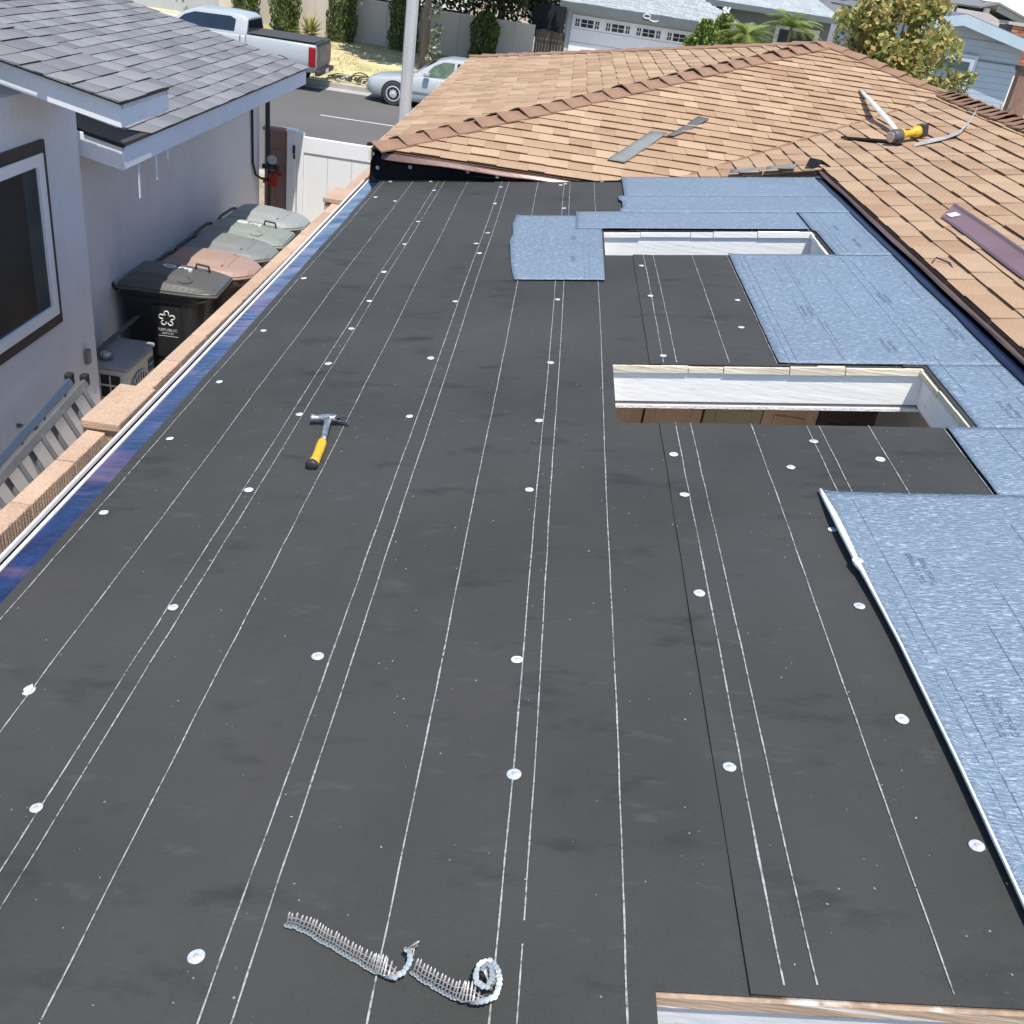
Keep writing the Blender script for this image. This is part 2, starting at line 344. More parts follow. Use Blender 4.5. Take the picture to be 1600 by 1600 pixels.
# one torn cap
mb=MB(); pts=[]
for k in range(16):
    an=2*math.pi*k/16; r=.0145*(1 if k not in(2,3,9) else .62); pts.append(RP(-1.227+r*math.cos(an),1.645+r*math.sin(an)*1.25,hroof(-1.227,1.645)+.002+.003*(k in(1,4))))
mb.poly(pts); o=mb.build('torn_cap',DISC,patio,solid=.0012); o['label']='torn cap nail washer'
# eave: white drip edge, gutter, glossy blue film strip
mb=MB(); prismR(mb,-1.5645,-1.5555,-.6,YF-.02,-.012,.006); prismR(mb,-1.567,-1.565,-.6,YF-.02,-.06,.0062)
mb.build('drip_edge',GUT,patio,bevel=.001)
mb=MB(); n=60
prof=[(-1.5735,-.012),(-1.5735,-.070),(-1.586,-.076),(-1.598,-.070),(-1.603,-.045),(-1.603,-.010)]
P=[[RP(u+.004*nz(YN+(YF-YN)*j/n,0,.8,2)*(u<-1.58),YN+(YF-YN)*j/n,w) for (u,w) in prof] for j in range(n+1)]
mb.grid(P); gut=mb.build('gutter',M('brown_gutter_inside',(.05,.03,.026),.6,.2,6),patio,solid=.0015)
mb=MB(); mb.grid([[RP(u+.004*nz(YN+(YF-YN)*j/n,0,.8,2),YN+(YF-YN)*j/n,w) for (u,w) in((-1.6055,-.014),(-1.6085,-.003),(-1.5995,-.003),(-1.5985,-.014))] for j in range(n+1)]); mb.build('gutter_lip',GUT,gut,solid=.001)
BLUEF=M('glossy_blue_release_film',(.011,.028,.095),.18,.4,3,0,10,.5,7,spec=.8,coat=.5,stretch=(.5,3.0,1),dirt_or_glint=((.11,.065,.13),2.2,.5,.62))  # purple bands are wall reflections painted into the colour
mb=MB(); us=[-1.553,-1.53,-1.51,-1.49,-1.47,-1.445]; ys=[YN+(YF-.06-YN)*j/260 for j in range(261)]
mb.grid([[RP(u+(.012*nz(y,0,1.3,4)+.006*nz(y,0,5,4) if k==5 else 0),y,.0016+(.0045*abs(nz(u*3,y,2.4,8))+.0045*nz(u*1.5,y,7,3)*(k not in(0,5)))+(.010 if k==5 else 0)*0) for k,u in enumerate(us)] for y in ys])
mb.build('blue_film_strip',BLUEF,patio,smooth=True)
mb=MB(); prismR(mb,-1.5645,-1.525,-.6,YF,-.24,-.027); mb.build('fascia_board',FASC,patio)
# brown wood post/walls of the room below
mb=MB(); mb.bb(-1.28,-1.20,-.5,7.2,.1,2.14); mb.bb(-1.28,1.9,7.2,7.3,.1,2.2); mb.bb(1.86,1.94,-.5,7.2,.1,2.4)
mb.build('room_wall',STUC,patio)
rebase(patio,(0,3.4,.1))
tag(MB().bb(-1.3,2.0,-.6,7.3,.06,.1).build('room_floor',M('pale_wood_floor',(.55,.45,.34),.6,.1,2)),kind='structure')
# cupboards seen down through the middle skylight
WOODC=M('brown_cabinet_wood',(.66,.46,.32),.55,.15,3,.1,40,stretch=(1,1,.2)); OLIV=M('olive_wall_paint',(.52,.44,.29),.8,.1,2); DARKW=M('dark_wood',(.05,.032,.025),.6,.1,4)
cab=thing('wall_cabinet','brown wooden wall cabinets seen through the middle skylight hole','cabinet')
mb=MB(); mb.bb(.35,1.70,4.34,4.66,1.35,2.36); mb.build('carcass',DARKW,cab)
for x0,x1,mt in ((.36,.60,WOODC),(.61,.88,WOODC),(.89,1.16,OLIV),(1.165,1.42,WOODC),(1.425,1.69,DARKW)):
    o=MB().bb(x0,x1,4.315,4.338,1.40,2.32).build('cabinet_door',mt,cab,bevel=.004)
    MB().bb(x0+.05,x1-.05,4.306,4.3145,1.46,2.24).build('door_panel',mt,o,bevel=.006)
rebase(cab,(1,4.5,1.35))
# ---------------------------------------------------------------- membrane with blue release film
FILM=M('pale_blue_release_film',(.165,.222,.288),.34,.10,1.4,.22,150,.9,120,spec=.5,stretch=(.36,1.0,1),dirt_or_glint=((.36,.43,.50),112,.53,.68))  # pale flecks are crinkle glints painted into the film colour
FILMS=M('smooth_blue_selvedge',(.2,.28,.4),.35,.08,2,.05,30,.1,10,spec=.6)
PRT=M('faded_violet_print',(.135,.16,.245),.7,.15,9,dirt_or_glint=((.24,.31,.42),70,.5,.6)); EDGEW=M('white_curled_backing',(.82,.84,.82),.55,.05,6)
def sheet(name,label,bandsY,hfun,kids=None,lines=(),texts=(),thick=.0025):
    root=None; mb=MB()
    for (y0,y1,lf,rf,du,dy) in bandsY:
        ny=max(1,round((y1-y0)/dy)); P=[]
        for j in range(ny+1):
            y=y0+(y1-y0)*j/ny; a,b=lf(y),rf(y); nu=max(2,round((b-a)/du))
            nu=max(2,round((rf((y0+y1)/2)-lf((y0+y1)/2))/du)); P.append([RP(a+(b-a)*k/nu,y,hfun(a+(b-a)*k/nu,y)) for k in range(nu+1)])
        mb.grid(P)
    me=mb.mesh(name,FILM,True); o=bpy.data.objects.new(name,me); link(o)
    md=o.modifiers.new('solid','SOLIDIFY'); md.thickness=thick; md.offset=-1
    tag(o,label,'membrane sheet','blue filmed membrane sheets laid on the roof')
    if lines:
        mb=MB()
        for (p,q,wd) in lines:
            n=max(1,int(math.dist(p,q)/.08))
            for k in range(n):
                A=[p[d]+(q[d]-p[d])*k/n for d in(0,1)]; B=[p[d]+(q[d]-p[d])*(k+1)/n for d in(0,1)]
                t=Vector((B[0]-A[0],B[1]-A[1])).normalized()*wd; nx,ny=-t.y,t.x
                mb.poly([RP(A[0]+nx,A[1]+ny,hfun(*A)+.0016),RP(A[0]-nx,A[1]-ny,hfun(*A)+.0016),RP(B[0]-nx,B[1]-ny,hfun(*B)+.0016),RP(B[0]+nx,B[1]+ny,hfun(*B)+.0016)])
        mb.build('printed_line',PRT,o,kind='stuff')
    for (body,u,y,sz,rot) in texts:
        text('printed_lettering',body,sz,PRT,o,RP(u,y,hfun(u,y)+.0014),(RM@Matrix.Rotation(rot,3,'Z')),.0002)
    return o
LEFT=[(.85,.795),(1.15,.788),(1.48,.787),(1.91,.779),(2.25,.764),(2.45,.762),(2.66,.757)]
def lerp(T,y):
    if y<=T[0][0]: return T[0][1]
    for (a,b),(c_,d) in zip(T,T[1:]):
        if y<=c_: return b+(d-b)*(y-a)/(c_-a)
    return T[-1][1]
def hA(u,y):
    b=.0125+.0016*nz(u,y,2.5,1)+.0010*nz(u*.6,y,9,2)
    if y<2.7:
        d=max(0,u-lerp(LEFT,y)); lift=.015+.008*math.exp(-((y-2.35)/.22)**2)-.010*max(0,(y-2.5)/.17)
        b+=lift*math.exp(-(d/.028)**1.3)
    else:
        d=max(0,u-(.815 if y>3.7 else 1.28)); b+=.004*math.exp(-d/.02)
    return b
yl=[]
for (u_,seg) in ((.048,.30),(.083,.9)):
    y=.9
    while y<2.62:
        e=min(y+seg*random.uniform(.8,1.1),2.62); yl.append(((lerp(LEFT,y)+u_,y),(lerp(LEFT,e)+u_,e),.0015)); y=e+.05
for u in (1.02,1.10,1.255,1.33,1.45,1.62):
    y=.9+random.uniform(0,.3)
    while y<5.3:
        e=y+random.uniform(.22,.5)
        if (u>1.40 or e<2.62 or y>3.8) and e<5.33 and (u in(1.255,1.45,1.62) or random.random()<.45): yl.append(((u,y),(u,e),.0012))
        y=e+random.uniform(.06,.3)
for u_ in (.045,.075):
    yl.append(((.815+u_,3.76),(.822+u_,5.33),.0013))
for u in (1.08,1.40):
    yl.append(((u,3.78),(u+.005,5.32),.0012))
tx=[]
for (u,y) in ((.93,2.23),(.925,1.66),(1.14,1.63),(1.36,2.3),(1.05,4.4),(1.45,4.6),(1.3,3.95),(.93,1.15),(1.55,3.3),(1.62,4.1)):
    tx+= [('SEBAS TEHRO',u+.014,y,.021,-math.pi/2),('ETANAVI ASSUS',u-.013,y+.01,.021,-math.pi/2)]
ry=lambda y: 1.765+.006*nz(y,0,1.5,3)
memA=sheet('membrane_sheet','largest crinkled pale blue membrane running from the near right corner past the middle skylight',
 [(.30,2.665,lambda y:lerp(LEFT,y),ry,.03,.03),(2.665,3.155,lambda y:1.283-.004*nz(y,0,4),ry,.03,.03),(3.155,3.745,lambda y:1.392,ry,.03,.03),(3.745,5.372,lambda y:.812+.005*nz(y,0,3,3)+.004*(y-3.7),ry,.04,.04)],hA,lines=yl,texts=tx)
# curled white backing strip along its near left edge
mb=MB(); P=[]; n=70
for j in range(n+1):
    y=.3+(2.668-.3)*j/n; a=lerp(LEFT,y); w=.0035+.013*math.exp(-((y-2.42)/.25)**2)+(.006 if abs(y-2.23)<.03 else 0)
    P.append([RP(a-w,y,hA(a,y)-.004),RP(a-w*.45,y,hA(a,y)+.0035),RP(a+.002,y,hA(a,y)+.0018)])
mb.grid(P); mb.build('curled_edge',EDGEW,memA,smooth=True,solid=.0012)
capnail(RP(.762,2.24,.034),RM.to_euler(),memA)
hB=lambda u,y:.0165+.0014*nz(u,y,2.5,5)+.001*nz(u*.6,y,9,2)
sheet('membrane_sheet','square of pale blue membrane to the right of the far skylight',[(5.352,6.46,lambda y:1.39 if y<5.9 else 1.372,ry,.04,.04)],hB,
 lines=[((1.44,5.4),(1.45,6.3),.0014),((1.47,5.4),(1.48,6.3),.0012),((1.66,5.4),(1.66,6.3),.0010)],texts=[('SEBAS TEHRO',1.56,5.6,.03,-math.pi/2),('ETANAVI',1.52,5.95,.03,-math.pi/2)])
hC=lambda u,y:.0205+.0016*nz(u*.5,y*2,2.5,7)+.0012*nz(u*.4,y,9,6)+(.010*max(0,nz(u*2,y*2,2,3)) if y>7.1 and u>1.2 else 0)
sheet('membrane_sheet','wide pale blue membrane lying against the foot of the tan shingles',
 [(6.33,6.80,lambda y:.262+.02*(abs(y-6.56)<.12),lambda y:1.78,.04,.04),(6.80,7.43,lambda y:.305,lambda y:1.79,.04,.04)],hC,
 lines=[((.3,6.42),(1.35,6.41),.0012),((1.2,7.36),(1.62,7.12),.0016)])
hE=lambda u,y:.0155+.0016*nz(u,y,2.5,8)+.0012*nz(u,y,6,6)+(.005 if u<-.36 else 0)
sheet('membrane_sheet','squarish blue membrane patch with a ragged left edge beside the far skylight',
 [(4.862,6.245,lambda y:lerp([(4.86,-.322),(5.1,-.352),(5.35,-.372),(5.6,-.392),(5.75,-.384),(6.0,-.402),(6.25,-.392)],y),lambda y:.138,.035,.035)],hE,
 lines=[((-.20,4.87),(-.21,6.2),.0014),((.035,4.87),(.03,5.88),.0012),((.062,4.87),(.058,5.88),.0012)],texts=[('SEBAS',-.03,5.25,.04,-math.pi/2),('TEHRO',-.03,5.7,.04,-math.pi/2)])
hD=lambda u,y:.0185+.0012*nz(u*.5,y*2,2.5,9)+(.006 if y<5.93 and u>.15 else 0)*.4
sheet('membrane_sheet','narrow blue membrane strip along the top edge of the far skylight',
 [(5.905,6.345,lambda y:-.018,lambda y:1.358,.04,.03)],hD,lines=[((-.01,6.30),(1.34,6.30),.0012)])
# ---------------------------------------------------------------- shingles
def clip(poly,region):
    out=poly
    n=len(region)
    for i in range(n):
        (ax,ay),(bx,by)=region[i],region[(i+1)%n]; inp=out; out=[]
        if not inp: return []
        side=lambda p:(bx-ax)*(p[1]-ay)-(by-ay)*(p[0]-ax)
        for k in range(len(inp)):
            p,q=inp[k],inp[(k+1)%len(inp)]; sp,sq=side(p),side(q)
            if sp>=0: out.append(p)
            if (sp>=0)!=(sq>=0):
                t=sp/(sp-sq); out.append((p[0]+(q[0]-p[0])*t,p[1]+(q[1]-p[1])*t))
    return out
def shingles(O,a,b,regions,e,v0,wr,butt,wob,seed,tones,gap=.0018,cut=.018):
    """laminated tabs: every tab is a thin wedge, thick at the butt, tucked under the course above"""
    O=Vector(O); a=Vector(a).normalized(); b=Vector(b).normalized(); nn=a.cross(b)
    if nn.z<0: nn=-nn
    rnd=random.Random(seed); pcs=[]
    for reg in regions:
        umin=min(p[0] for p in reg); umax=max(p[0] for p in reg); vmin=min(p[1] for p in reg); vmax=max(p[1] for p in reg)
        k0=math.floor((vmin-v0)/e)
        for k in range(k0,math.ceil((vmax-v0)/e)+1):
            v=v0+k*e; u=umin-rnd.uniform(0,wr[1]); ph=rnd.uniform(0,9); hi=rnd.random()<.5
            while u<umax:
                w=rnd.uniform(*wr); hi=not hi if rnd.random()<.85 else hi
                wv=lambda x:wob*mnoise.noise(Vector((x*2.1,k*3.7,seed)))+wob*.35*mnoise.noise(Vector((x*9,k*1.7,seed+4)))
                g=gap; jit=rnd.uniform(-.003,.003)+(0 if hi else .004)
                um=u+w/2
                q=[(u+g,v+jit+wv(u)),(um,v+jit+wv(um)),(u+w-g,v+jit+wv(u+w)),(u+w-g,v+e+.03),(u+g,v+e+.03)]
                pg=clip(q,reg)
                if len(pg)>=3:
                    t=butt*(1.25 if hi else .75)*rnd.uniform(.85,1.2)
                    h=lambda vv:.003+max(0,t*(1-(vv-v)/(e+.03)))
                    n=len(pg); top=[O+a*x+b*y+nn*h(y) for x,y in pg]; bot=[O+a*x+b*(y+(cut if y<v+e*.4 else 0))-nn*.002 for x,y in pg]
                    vs=top+bot; fs=[tuple(range(n))]+[(i,n+i,n+(i+1)%n,(i+1)%n) for i in range(n)]
                    ar=0
                    for i in range(1,n-1):
                        ar+=abs((pg[i][0]-pg[0][0])*(pg[i+1][1]-pg[0][1])-(pg[i+1][0]-pg[0][0])*(pg[i][1]-pg[0][1]))/2
                    c=sum(top,Vector())/n
                    pcs.append((vs,fs,rnd.choice(tones)+rnd.uniform(-.06,.06),c,ar,nn))
                u+=w
    return pcs
_camx=co.matrix_world.inverted()
def seen(c,ar,nn):
    d=CAMP-c; L_=d.length; q=_camx@c
    if q.z>-.1 or abs(q.x/q.z)*1520>830 or abs(q.y/q.z)*1520>830: return 0
    return ar*max(0,nn.dot(d)/L_)/L_**2
def emit(pcs,parent,mat,name,most,rest):
    pcs=sorted(pcs,key=lambda p:-seen(p[3],p[4],p[5]))
    mb=MB()
    for i,(vs,fs,t,c,ar,nn) in enumerate(pcs):
        if i<most:
            m_=MB(); m_.tone=t; m_.add([v-c for v in vs],fs); m_.build(name,mat,parent,tone=True,loc=c)
        else:
            mb.tone=t; mb.add(vs,fs)
    if mb.v: mb.build(rest,mat,parent,tone=True,kind='stuff')
E0=Vector((-1.313,7.35,2.58)); E1=Vector((-1.313,14.40,2.58)); PK=Vector((2.612,11.275,3.522)); QQ=Vector((3.612,10.275,3.282))
PT=.24; SEC=math.sqrt(1+PT*PT); XC=1.94
tan=thing('shingled_house','tan shingle roofed house joined to the far side of the black flat roof','house')
# roof deck under the shingles (2 mm below), closed to the back
CE=.2; zC=lambda x:3.282+PT*(x-3.612)
mb=MB(); dn=Vector((0,0,-.006))
mb.poly([E0+dn,Vector((.687,7.35,2.58))+dn,QQ+dn,PK+dn]); mb.poly([E0+dn,PK+dn,E1+dn])
mb.poly([Vector((XC,CE,zC(XC)))+dn,Vector((3.612,CE,3.282))+dn,Vector((3.612,7.49,3.282))+dn,Vector((XC,7.49,zC(XC)))+dn])
mb.poly([Vector((.827,7.49,zC(.827)))+dn,Vector((3.612,7.49,3.282))+dn,QQ+dn])
BR=Vector((5.6,8.29,2.805)); 
mb.poly([PK+dn,QQ+dn,Vector((6.2,10.275,2.66)),Vector((6.2,14.8,2.66))]); mb.poly([QQ+dn,Vector((3.612,CE,3.282))+dn,Vector((6.2,CE,2.66)),Vector((6.2,10.275,2.66))])
mb.poly([PK+dn,Vector((6.2,14.8,2.66)),E1+dn])
mb.build('roof_deck',CAPM,tan)
tones=[.2,.35,.45,.55,.65,.85]
B=shingles(E0,(1,0,0),(0,1,PT),[[(0,0),(2.0,0),(4.925,3.008),(3.925,4.036)]],.143,-.012,(.11,.24),.012,.006,3,tones,.0002)
C1=[(-7.49,.0),(-CE,.0),(-CE,1.672*SEC),(-7.49,1.672*SEC)]
C2=[(-10.275,1.672*SEC),(-7.49,-1.113*SEC),(-7.49,1.672*SEC)]
Cc=shingles((XC,0,zC(XC)),(0,-1,0),(1,0,PT),[C1,C2],.143,-.010,(.16,.34),.012,.006,5,[.2,.4,.5,.6,.7])
A=shingles(E0,(0,1,0),(1,0,PT),[[(7.05,0),(0,0),(3.925,4.036)][::-1]],.143,-.012,(.14,.30),.010,.004,8,[.2,.35,.5,.6,.75])
emit(B+Cc+A,tan,TAN,'shingle',300,'shingle_courses')
def caps(p0,p1,e,s1,s2,wd,hb,parent,start=0,over=.06):
    """folded cap shingles up a hip or ridge; s1,s2 run down each slope, square to the line"""
    p0=Vector(p0);p1=Vector(p1); d=(p1-p0).normalized(); L_=(p1-p0).length; s=start; s1=Vector(s1).normalized(); s2=Vector(s2).normalized(); up=(-(s1+s2)); up=(up if up.length>.05 else Vector((0,0,1))).normalized()
    while s<L_-.02:
        ee=min(e+over,L_-s); j=random.uniform(-.012,.012); w1=wd*random.uniform(.93,1.05); w2=wd*random.uniform(.93,1.05); hb_=hb*random.uniform(.75,1.2)
        c=p0+d*(s+ee/2); mb=MB()
        def sec(t,h,j=0): 
            o=p0+d*(s+t)+up*h
            return [o+s1*(w1 if s+t>.2 else .05+w1*(s+t)*1.5)-up*h*.55+d*j,o+s1*w1*.45-up*.004,o+up*.004,o+s2*w2*.45-up*.004,o+s2*w2-up*h*.55-d*j]
        th=up*.010
        lo=sec(0,hb_+.008,j); mid=sec(ee*.45,hb_*.6+.008); hi=sec(ee,.010)
        T=[[p+th-c for p in r] for r in (lo,mid,hi)]; U=[[p-c for p in r] for r in (lo,mid,hi)]
        mb.grid(T); mb.grid([r[::-1] for r in U]); mb.grid([[q for q in U[0]],[q for q in T[0]]]); mb.grid([T[2],U[2]])
        mb.grid([[r[0] for r in T],[r[0] for r in U]]); mb.grid([[r[4] for r in U],[r[4] for r in T]])
        mb.build('ridge_cap',CAPM,parent,loc=c); s+=e
dA=Vector((-1,0,-PT)); dB=Vector((0,-1,-PT)); dR=Vector((1,0,-PT)); dF=Vector((0,1,-.2))
def perp(hip,down): 
    h=Vector(hip).normalized(); d=Vector(down); return (d-h*d.dot(h)).normalized()
h1=PK-E0; caps(E0-h1.normalized()*.01,PK,.236,perp(h1,dA),perp(h1,dB),.125,.034,tan)
h2=QQ-PK; caps(QQ,PK,.236,perp(h2,dB),perp(h2,dR),.125,.026,tan)
h3=PK-E1; caps(E1,PK,.236,perp(h3,dA),perp(h3,dF),.12,.018,tan)
caps((3.612,CE,3.287),QQ+Vector((0,0,.005)),.165,dR,Vector((-1,0,-PT)),.13,.040,tan)
# valley line, left eave trim, fascia wrapped in black membrane, brown drip edge, flashing band on the right
mb=MB(); a=Vector((.687,7.35,2.58)); P=[]
for j in range(25):
    p=a.lerp(QQ,j/24)+Vector((0,0,.011)); P.append([p+Vector((-.016,.016,.0)),p+Vector((.012,-.012,.004))])
mb.grid(P); mb.build('valley_cut',CAPM,tan,solid=.004)
mb=MB(); mb.hexa([Vector(p) for p in((-1.335,7.33,2.50),(-1.317,7.33,2.50),(-1.317,14.4,2.50),(-1.335,14.4,2.50),(-1.335,7.33,2.573),(-1.317,7.33,2.573),(-1.317,14.4,2.573),(-1.335,14.4,2.573))])
mb.build('eave_trim',M('cream_trim',(.66,.58,.47),.6,.06),tan)
mb=MB(); P=[]
for j in range(41):
    x=-1.33+(1.98+1.33)*j/40; y=7.395+.006*nz(x,0,3,2); zt=min(2.572,max(2.572,zC(x)-.02)) if x>1.0 else 2.572
    P.append([Vector((x,y-.012*abs(nz(x,1,4,4)),zt if x<.5 else max(zt,RP((x-.209)/_c,7.4)[2]+.012))),Vector((x,y+.006*nz(x,2,5,1),(zt+RP((x-.209)/_c,7.4)[2])/2)),Vector((x,y-.02,RP((x-.209)/_c,7.4)[2]+.008)),Vector((x,y-.06,RP((x-.209)/_c,7.4)[2]+.011))])
mb.grid(P); mb.build('black_upstand',FLASH,tan,smooth=True,solid=.002)
mb=MB(); mb.grid([[Vector((-1.33,7.395,2.57)),Vector((-1.335,7.45,2.57)),Vector((-1.335,7.9,2.57))],[Vector((-1.31,7.39,2.44)),Vector((-1.34,7.45,2.44)),Vector((-1.34,7.9,2.44))],[Vector((-1.20,7.385,2.36)),Vector((-1.335,7.42,2.33)),Vector((-1.335,7.9,2.30))]])
mb.build('black_upstand',FLASH,tan,solid=.002)
for (x,z) in ((-1.273,2.446),(-1.034,2.485),(-.61,2.515),(-.392,2.51),(-1.314,2.54)):
    capnail(Vector((x,7.378,z)),(math.pi/2,0,0),tan)
mb=MB(); P=[]
for j in range(31):
    x=-1.24+(.62+1.24)*j/30; z=2.566-.012*nz(x,0,2,3); dr=.028*(1-.75*j/30)+.004*nz(x,3,4,1)
    P.append([Vector((x,7.352,z)),Vector((x,7.332,z-.006)),Vector((x,7.318-.012*abs(nz(x,0,1.5,7)),z-.010-dr)),Vector((x,7.308,z-.014-dr))])
mb.grid(P); mb.build('drip_edge',BRWN,tan,solid=.0015)
mb=MB(); P=[]
NAVY=M('navy_flashing_film',(.010,.018,.045),.3,.3,3,.1,60,.15,20)
for j in range(61):
    y=CE+(7.40-CE)*j/60; x=1.943; zr=RP(1.76,y)[2]
    P.append([RP(1.690+.016*nz(y,0,1.2,3)+.008*nz(y,0,4,3),y,.0235+.002*nz(y,0,4)),RP(1.752,y,.023),Vector((x-.004,y,zr+.020)),Vector((x,y,zr+.055))])
mb.grid(P); mb.build('flashing_strip',NAVY,tan,smooth=True,solid=.0015)
mb=MB(); P=[]
for j in range(41):
    y=CE+(7.52-CE)*j/40; P.append([Vector((1.946,y,2.872)),Vector((1.922+.004*nz(y,0,3),y,2.866)),Vector((1.919+.006*nz(y,0,1.7,5),y,2.856+.004*nz(y,0,2.2)))])
mb.grid(P); mb.build('drip_edge',BRWN,tan,solid=.0015)
# ripped black corner where the right eave meets the far edge
mb=MB(); mb.grid([[Vector((1.82,7.50,2.90)),Vector((1.90,7.50,2.86)),Vector((1.92,7.48,2.84))],[Vector((1.86,7.62,2.93)),Vector((1.95,7.60,2.90)),Vector((1.97,7.45,2.855))],[Vector((1.95,7.62,2.925)),Vector((1.99,7.50,2.91)),Vector((1.965,7.33,2.868))]])
mb.build('torn_flashing',FLASH,tan,solid=.003)
# walls below
mb=MB(); mb.bb(-1.0,-.9,7.5,14.2,.1,2.5); mb.bb(-.9,2.0,7.46,7.50,.1,2.52); mb.bb(2.0,2.1,.2,7.4,.1,2.80); mb.bb(-1.0,6,14.1,14.2,.1,2.5); mb.bb(5.9,6,.2,14.1,.1,2.6)
mb.build('house_wall',STUC,tan)
rebase(tan,(2.5,8,.1))
# ---------------------------------------------------------------- grey roofed neighbour house on the left
GY=.1                                            # level of the side yard
nb=thing('neighbour_house','grey shingle roofed house with pale walls and white fascia on the left','house')
W1,W2,YC,YE=-3.15,-3.45,6.64,11.84
mb=MB(); mb.bb(-9,W1,.4,YC,GY,2.855); mb.build('near_wall',STUC,nb)
mb=MB(); mb.bb(-9,W2,YC,YE,GY,2.50); mb.build('far_wall',STUC,nb)
g=[.08,.25,.4,.5,.6,.75,.9]; SL=.2; GSEC=math.sqrt(1+SL*SL)
UX,UY0,UY1,UZ=-2.47,5.755,6.49,2.94; LX,LY0,LY1,LZ=-2.9,6.74,11.78,2.485
up=lambda x:UZ+SL*(UX-x); lo=lambda x:LZ+SL*(LX-x)
mb=MB()
def slab(x0,x1,y0,y1,f,t):
    mb.hexa([Vector(p) for p in((x1,y0,f(x1)-t),(x0,y0,f(x0)-t),(x0,y1,f(x0)-t),(x1,y1,f(x1)-t),(x1,y0,f(x1)-.004),(x0,y0,f(x0)-.004),(x0,y1,f(x0)-.004),(x1,y1,f(x1)-.004))])
slab(UX,-8,UY0+.02,UY1-.02,up,.05); slab(LX+.0,-8,LY0+.02,LY1-.02,lo,.05); slab(-2.82,-8,.3,5.48,lambda x:3.58+.2*(-2.82-x),.06)  # third slab is out of view, added to keep sun off the near wall
mb.build('roof_deck',FLASH,nb)
P1=shingles((UX+.03,UY0-.046,up(UX+.03)),(0,1,0),(-1,0,SL),[[(0,0),(UY1-UY0+.056,0),(UY1-UY0+.056,4.6),(0,4.6)]],.143,-.005,(.16,.34),.008,.005,11,g)
P2=shingles((LX+.03,LY0,lo(LX+.03)),(0,1,0),(-1,0,SL),[[(.45,0),(LY1-LY0+.02,0),(LY1-LY0+.02,5.2),(.75,5.2),(.32,.2)]],.143,-.005,(.16,.34),.008,.006,12,g)
emit(P1+P2,nb,GREY,'shingle',300,'shingle_courses')
def rake(x0,x1,y,f,hgt,ty,name='fascia',mat=FASC,top=.022):
    m_=MB(); m_.hexa([Vector(p) for p in((x0,y,f(x0)-top-hgt),(x1,y,f(x1)-top-hgt),(x1,y+ty,f(x1)-top-hgt),(x0,y+ty,f(x0)-top-hgt),(x0,y,f(x0)-top),(x1,y,f(x1)-top),(x1,y+ty,f(x1)-top),(x0,y+ty,f(x0)-top))])
    return m_.build(name,mat,nb)
rake(UX,-6.5,UY0,up,.125,.03); rake(UX+.012,-6.5,UY0-.016,up,.022,.05,'drip_edge',TRIMD,-.002)
rake(LX,-6.5,LY0,lo,.155,.03); rake(LX+.012,W1,LY0-.012,lo,.026,.05,'drip_edge',FLASH,-.002)
rake(LX,-8,LY1-.03,lo,.155,.03); rake(UX,-6,UY1-.03,up,.125,.03)
def eave(x,y0,y1,z,h):
    MB().bb(x-.03,x,y0,y1,z-.022-h,z-.022).build('fascia',FASC,nb,bevel=.002)
    MB().bb(x-.04,x+.014,y0-.01,y1+.01,z-.022,z+.003).build('drip_edge',TRIMD,nb)
eave(UX,UY0+.03,UY1-.03,UZ,.125); eave(LX,LY0+.03,LY1-.03,LZ,.155); eave(-2.82,.3,5.48,3.58,.13)  # last run edges the added, unseen shading slab
mb=MB(); mb.bb(-8,W1-.02,.4,5.44,2.86,3.56); mb.build('shade_slab_wall',STUC,nb)  # unseen wall added beneath the shading slab
mb=MB(); slab(UX-.03,-8,UY0+.03,UY1-.03,lambda x:up(x)-.125,.012); mb.build('soffit',FASC,nb)
mb=MB(); slab(LX-.03,-8,LY0+.03,LY1-.03,lambda x:lo(x)-.150,.012); mb.build('soffit',FASC,nb)
# narrow white strips set under the lower eave
for (y,l,w) in ((7.03,.25,.022),(7.36,.185,.022),(7.59,.085,.028)):
    MB().box((LX-.012,y,2.31-l/2),(.006,w,l)).build('eave_strip',FASC,nb)
# window
def window(par,x,y0,y1,z0,z1,tr=.045,fr=.07,trim=TRIMD):
    w=MB(); w.bb(x,x+.022,y0,y1,z1-tr*1.6,z1); w.bb(x,x+.022,y0,y1,z0,z0+tr*1.6); w.bb(x,x+.022,y0,y0+tr,z0+tr*1.6,z1-tr*1.6); w.bb(x,x+.022,y1-tr,y1,z0+tr*1.6,z1-tr*1.6)
    o=w.build('window',trim,par,bevel=.002)
    a,b,c,d=y0+tr,y1-tr,z0+tr*1.6,z1-tr*1.6
    f=MB(); f.bb(x,x+.03,a,b,d-fr,d); f.bb(x,x+.03,a,b,c,c+fr); f.bb(x,x+.03,a,a+fr,c+fr,d-fr); f.bb(x,x+.03,b-fr,b,c+fr,d-fr); f.build('window_frame',VINYL,o,bevel=.004)
    MB().bb(x+.002,x+.008,a+fr,b-fr,c+fr,d-fr).build('pane',GLASS,o)
    cu=MB(); cu.grid([[Vector((x+.0092+.0012*math.sin(k*1.9),b-fr-.02-.012*k,zz)) for k in range(14)] for zz in (c+fr+.01,d-fr-.01)]); cu.build('curtain',M('dim_curtain',(.05,.055,.052),.9,.3,3),o)
    return o
window(nb,W1,4.55,6.15,1.395,2.574)
# cable clips, meter box on the far wall end
MB().box((W2+.012,11.70,2.18),(.03,.06,.07)).build('junction_box',BRWN,nb,bevel=.004)
MB().box((W1+.02,6.46,1.02),(.03,.05,.11)).build('outlet_box',ALU,nb,bevel=.004)
rebase(nb,(-6,6.5,GY))
